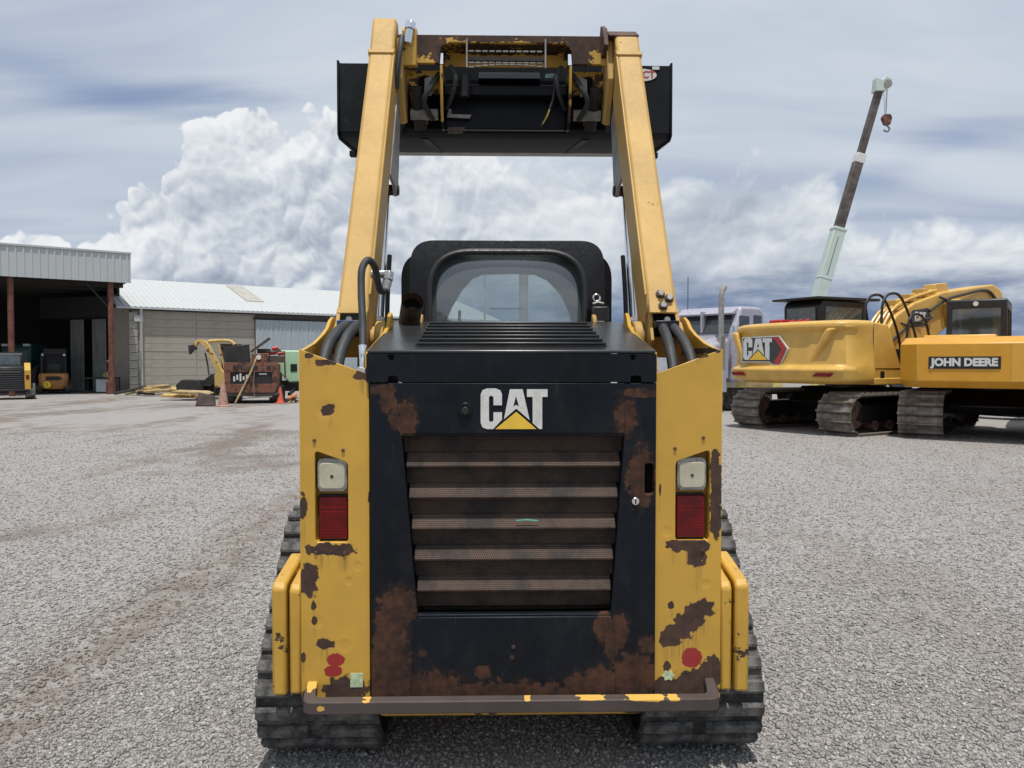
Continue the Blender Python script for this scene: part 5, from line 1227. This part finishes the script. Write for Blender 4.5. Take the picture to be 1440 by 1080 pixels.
MB().cyl((-.52, -.36, 2.80), (-.52, -.28, 2.80), .05, 12).build('work_lamp', 'white', cab2)
MB().cyl((-.05, -.2, 2.88), (-.05, -.2, 2.98), .04, 10).build('beacon', 'white', cab2)
cab2.location = (.22, .0, -.06)
bp2 = [(.6, 1.5), (.6, 2.0), (1.8, 2.55), (3.2, 2.75), (5.4, 2.4), (5.3, 2.0), (3.3, 2.35), (2.2, 2.1), (1.2, 1.5)]
MB().prism(bp2, 'x', .55, 1.05).build('boom', 'jdyel', ex2, bevel=.03)
MB().prism([(5.2, 2.45), (5.7, 2.45), (5.8, 2.1), (5.2, .6), (5.0, .6)], 'x', .63, .97).build('stick', 'jdyel', ex2, bevel=.03)
MB().prism([(4.7, .1), (4.8, .7), (5.3, .75), (5.5, .4), (5.3, .05)], 'x', .0, 1.1).build('digging_bucket', 'junkdark', ex2, bevel=.03)
MB().cyl((.9, -.4, 2.0), (.9, -.4, 2.45), .05, 12).build('exhaust_pipe', 'rust', ex2)
for k in range(3): MB().bar((.85 + k * .14, -.9, 2.05), (.85 + k * .14, .2, 2.55), .05, .12).build('service_rail', 'jdlite', ex2)

# ------------------------------------------------------------------ truck, crane, stacks beyond
tk_ = thing('semi_truck', 'pale lilac semi truck with tall chrome stack behind the excavators', 'truck', (5.95, 24.2, 0), R(135))
cbt = MB().prism(rpoly([(-2.0, .9), (-2.0, 3.05), (-1.75, 3.28), (-.5, 3.25), (-.05, 2.35), (.0, .9)], .12, 4), 'x', -1.12, 1.12).build('cab', 'lilac', tk_, bevel=.10, seg=3)
MB().add([(-.95, -.03, 2.44), (.95, -.03, 2.44), (.90, -.355, 3.09), (-.90, -.355, 3.09)], [(0, 1, 2, 3)]).build('windshield', 'tglass', cbt)
for s in (-1, 1):
    MB().box(s * 1.13 - .01, s * 1.13 + .01, -1.75, -1.25, 2.45, 3.0).build('sleeper_window', 'tglass', cbt)
    MB().box(s * 1.13 - .01, s * 1.13 + .01, -.95, -.35, 2.35, 2.95).build('side_window', 'tglass', cbt)
hd_ = MB().loft([[(-1.0, 0, 1.0), (1.0, 0, 1.0), (1.0, 0, 2.20), (.7, 0, 2.36), (-.7, 0, 2.36), (-1.0, 0, 2.20)], [(-.8, 1.75, .8), (.8, 1.75, .8), (.8, 1.75, 1.75), (.55, 1.75, 1.95), (-.55, 1.75, 1.95), (-.8, 1.75, 1.75)]]).build('hood', 'lilac', tk_, bevel=.05, seg=2)
MB().box(-.45, .45, 1.74, 1.80, .9, 1.75).build('radiator_grille', 'chrome', tk_)
for s in (-1, 1):
    MB().prism(rpoly([(.4, .6), (.5, 1.25), (1.0, 1.4), (1.5, 1.2), (1.75, .7)], .1, 3), 'x', s * .75, s * 1.15).build('fender', 'lilac', tk_, bevel=.04)
    MB().box(s * .9 - .1, s * .9 + .1, 1.5, 1.8, 1.15, 1.35).build('headlight', 'chrome', tk_)
    wh = MB().cyl((s * .8, 1.0, .5), (s * 1.12, 1.0, .5), .5, 24).build('wheel', 'rubber', tk_, bevel=.04)
    MB().box(s * 1.2 - .02, s * 1.2 + .02, .1, .25, 2.2, 2.6).build('mirror', 'chrome', tk_)
    for y in (-4.2, -5.4): MB().cyl((s * .7, y, .5), (s * 1.12, y, .5), .5, 20).build('wheel', 'rubber', tk_, bevel=.04)
for xx in (-.9,):
    MB().tube([(xx, .35, .9), (xx, .35, 3.50), (xx, .31, 3.66), (xx, .18, 3.80)], .085, 14).build('exhaust_stack', 'steelgrey', tk_)
    MB().cyl((xx, .35, 1.2), (xx, .35, 2.3), .13, 16).build('heat_shield', 'steel', tk_)
MB().box(-.03, .03, -.36, -.0, 2.44, 3.1).build('windshield_post', 'lilac', tk_)
MB().prism([(-.50, 3.05), (-.12, 2.98), (-.10, 3.03), (-.50, 3.20)], 'x', -1.0, 1.0).build('sun_visor', 'lilac', tk_)
MB().box(-.45, .45, -6.2, 1.2, .6, .85).build('chassis', 'exdark', tk_)
MB().tube([(.8, -.5, 3.25), (.8, -.5, 4.3)], .012, 6).build('antenna', 'exdark', tk_)
MB().box(-.12, .12, 1.2, 1.32, 2.1, 2.22).build('marker_lamp', 'orangepart', tk_)

fb = thing('flat_trailer', 'low pale yellow flat trailer parked behind the excavator tracks', 'trailer', (8.6, 25.2, 0), R(4))
MB().box(-3.0, 3.0, -1.1, 1.1, .72, .95).build('bed', 'paleyel', fb, bevel=.02)
for k in range(4): MB().box(-2.6 + k * 1.2, -1.7 + k * 1.2, -1.12, -1.105, .74, .93).build('bed_panel', 'wood' if k % 2 else 'white', fb)
for x in (-1.8, -.9, 1.6): MB().cyl((x, -1.05, .42), (x, -.75, .42), .42, 20).build('wheel', 'rubber', fb, bevel=.04)
for x in (-1.8, -.9, 1.6): MB().cyl((x, .75, .42), (x, 1.05, .42), .42, 20).build('wheel', 'rubber', fb, bevel=.04)

cr = thing('truck_crane', 'mint green truck crane with raised brown telescopic boom and hanging hook', 'crane', (17.3, 45.5, 0), 0)
MB().box(-3.5, 6.5, -1.3, 1.3, .9, 1.4).build('carrier', 'mint', cr, bevel=.05)
for x in (-2.6, -1.2, 3.6, 5.0):
    for s in (-1, 1): MB().cyl((x, s * .85, .6), (x, s * 1.3, .6), .6, 22).build('wheel', 'rubber', cr, bevel=.05)
MB().box(-1.6, 1.4, -1.1, 1.1, 1.5, 2.5).build('turntable', 'mint', cr, bevel=.1)
MB().prism([(-1.0, 2.0), (-1.0, 3.2), (.6, 3.2), (.9, 2.0)], 'y', -1.4, -.6).build('operator_cab', 'mint', cr, bevel=.06)
bx_ = lambda z: (z - 2.5) * .2825
def bs(nm, z0, z1, wd, mt, dp=None):
    o = MB().bar((bx_(z0), 0, z0), (bx_(z1), 0, z1), dp or wd, wd, up=(0, 1, 0)); return o.build(nm, mt, cr, bevel=.04)
bs('boom_base_section', 2.2, 9.35, .70, 'mint', .72)
bs('boom_middle_section', 9.2, 13.6, .50, 'cranebrown', .52)
bs('boom_tip_section', 13.3, 17.5, .38, 'cranebrown', .40)
for zz in (3.4, 5.0, 6.4): bs('boom_band', zz, zz + .12, .74, 'fascia', .76)
bs('boom_collar', 9.25, 9.42, .76, 'mint', .78); bs('boom_collar', 13.2, 13.75, .55, 'white', .57)
bs('boom_lettering_plate', 6.6, 8.9, .71, 'doordark', .12)
hdm = MB().prism([(bx_(17.3) - .3, 17.35), (bx_(17.9) - .38, 18.15), (bx_(18) - .1, 18.0), (bx_(18.1) + .1, 18.22), (bx_(18) + .48, 18.05), (bx_(17.8) + .45, 17.6), (bx_(17.3) + .3, 17.35)], 'y', -.3, .3).build('boom_head', 'mint', cr, bevel=.03)
MB().cyl((bx_(17.8) + .28, -.34, 17.75), (bx_(17.8) + .28, .34, 17.75), .24, 20).build('sheave', 'steelgrey', hdm)
hx0 = bx_(17.8) + .36
for k, dxx in enumerate((-.62, -.18, .06)):
    MB().tube([(hx0 + dxx * .5 + .06, .1 * (k - 1), 17.75), (hx0 + dxx * .25, .1 * (k - 1), 15.95)], .016, 5).build('hoist_rope', 'steelgrey', cr)
hb = MB().prism([(hx0 - .30, 15.85), (hx0 - .18, 16.05), (hx0 + .18, 16.05), (hx0 + .28, 15.85), (hx0 + .18, 15.45), (hx0 - .12, 15.45)], 'y', -.16, .16).build('hook_block', 'rustor', cr, bevel=.03)
hk = [(hx0 + .02 + .16 * math.sin(a), 0, 15.22 + .16 * math.cos(a)) for a in [i * .5 for i in range(10)]]
MB().tube([(hx0 + .02, 0, 15.5)] + hk, .05, 8).build('hook', 'steelgrey', hb)

# far things seen through the cab and above the yard
pole = thing('utility_pole', 'pale concrete pole standing in front of the loader cab', 'pole', (.45, 30, 0))
MB().tube([(0, 0, 0), (0, 0, 5.4)], [.20, .17], 16).build('shaft', 'concrete', pole); MB().box(-.25, .25, -.06, .06, 5.2, 5.3).build('cap_plate', 'fascia', pole)
lp_ = thing('light_mast', 'thin mast with small box beyond the cab window', 'mast', (-1.2, 34, 0))
MB().cyl((0, 0, 0), (0, 0, 5.4), .05, 8).build('shaft', 'fascia', lp_); MB().box(-.14, .14, -.1, .1, 2.7, 3.2).build('switch_box', 'fascia', lp_)
fs = thing('far_shed', 'far low white gabled shed beyond the cab window', 'shed', (-2.6, 55, 0), R(20))
MB().box(-5, 4, 0, 8, 0, 3.0).build('wall', 'wallpaint', fs)
MB().prism([(-5.4, 2.9), (-.5, 5.4), (4.4, 2.9)], 'y', -.4, 8.4).build('roof', 'roofwhite', fs)
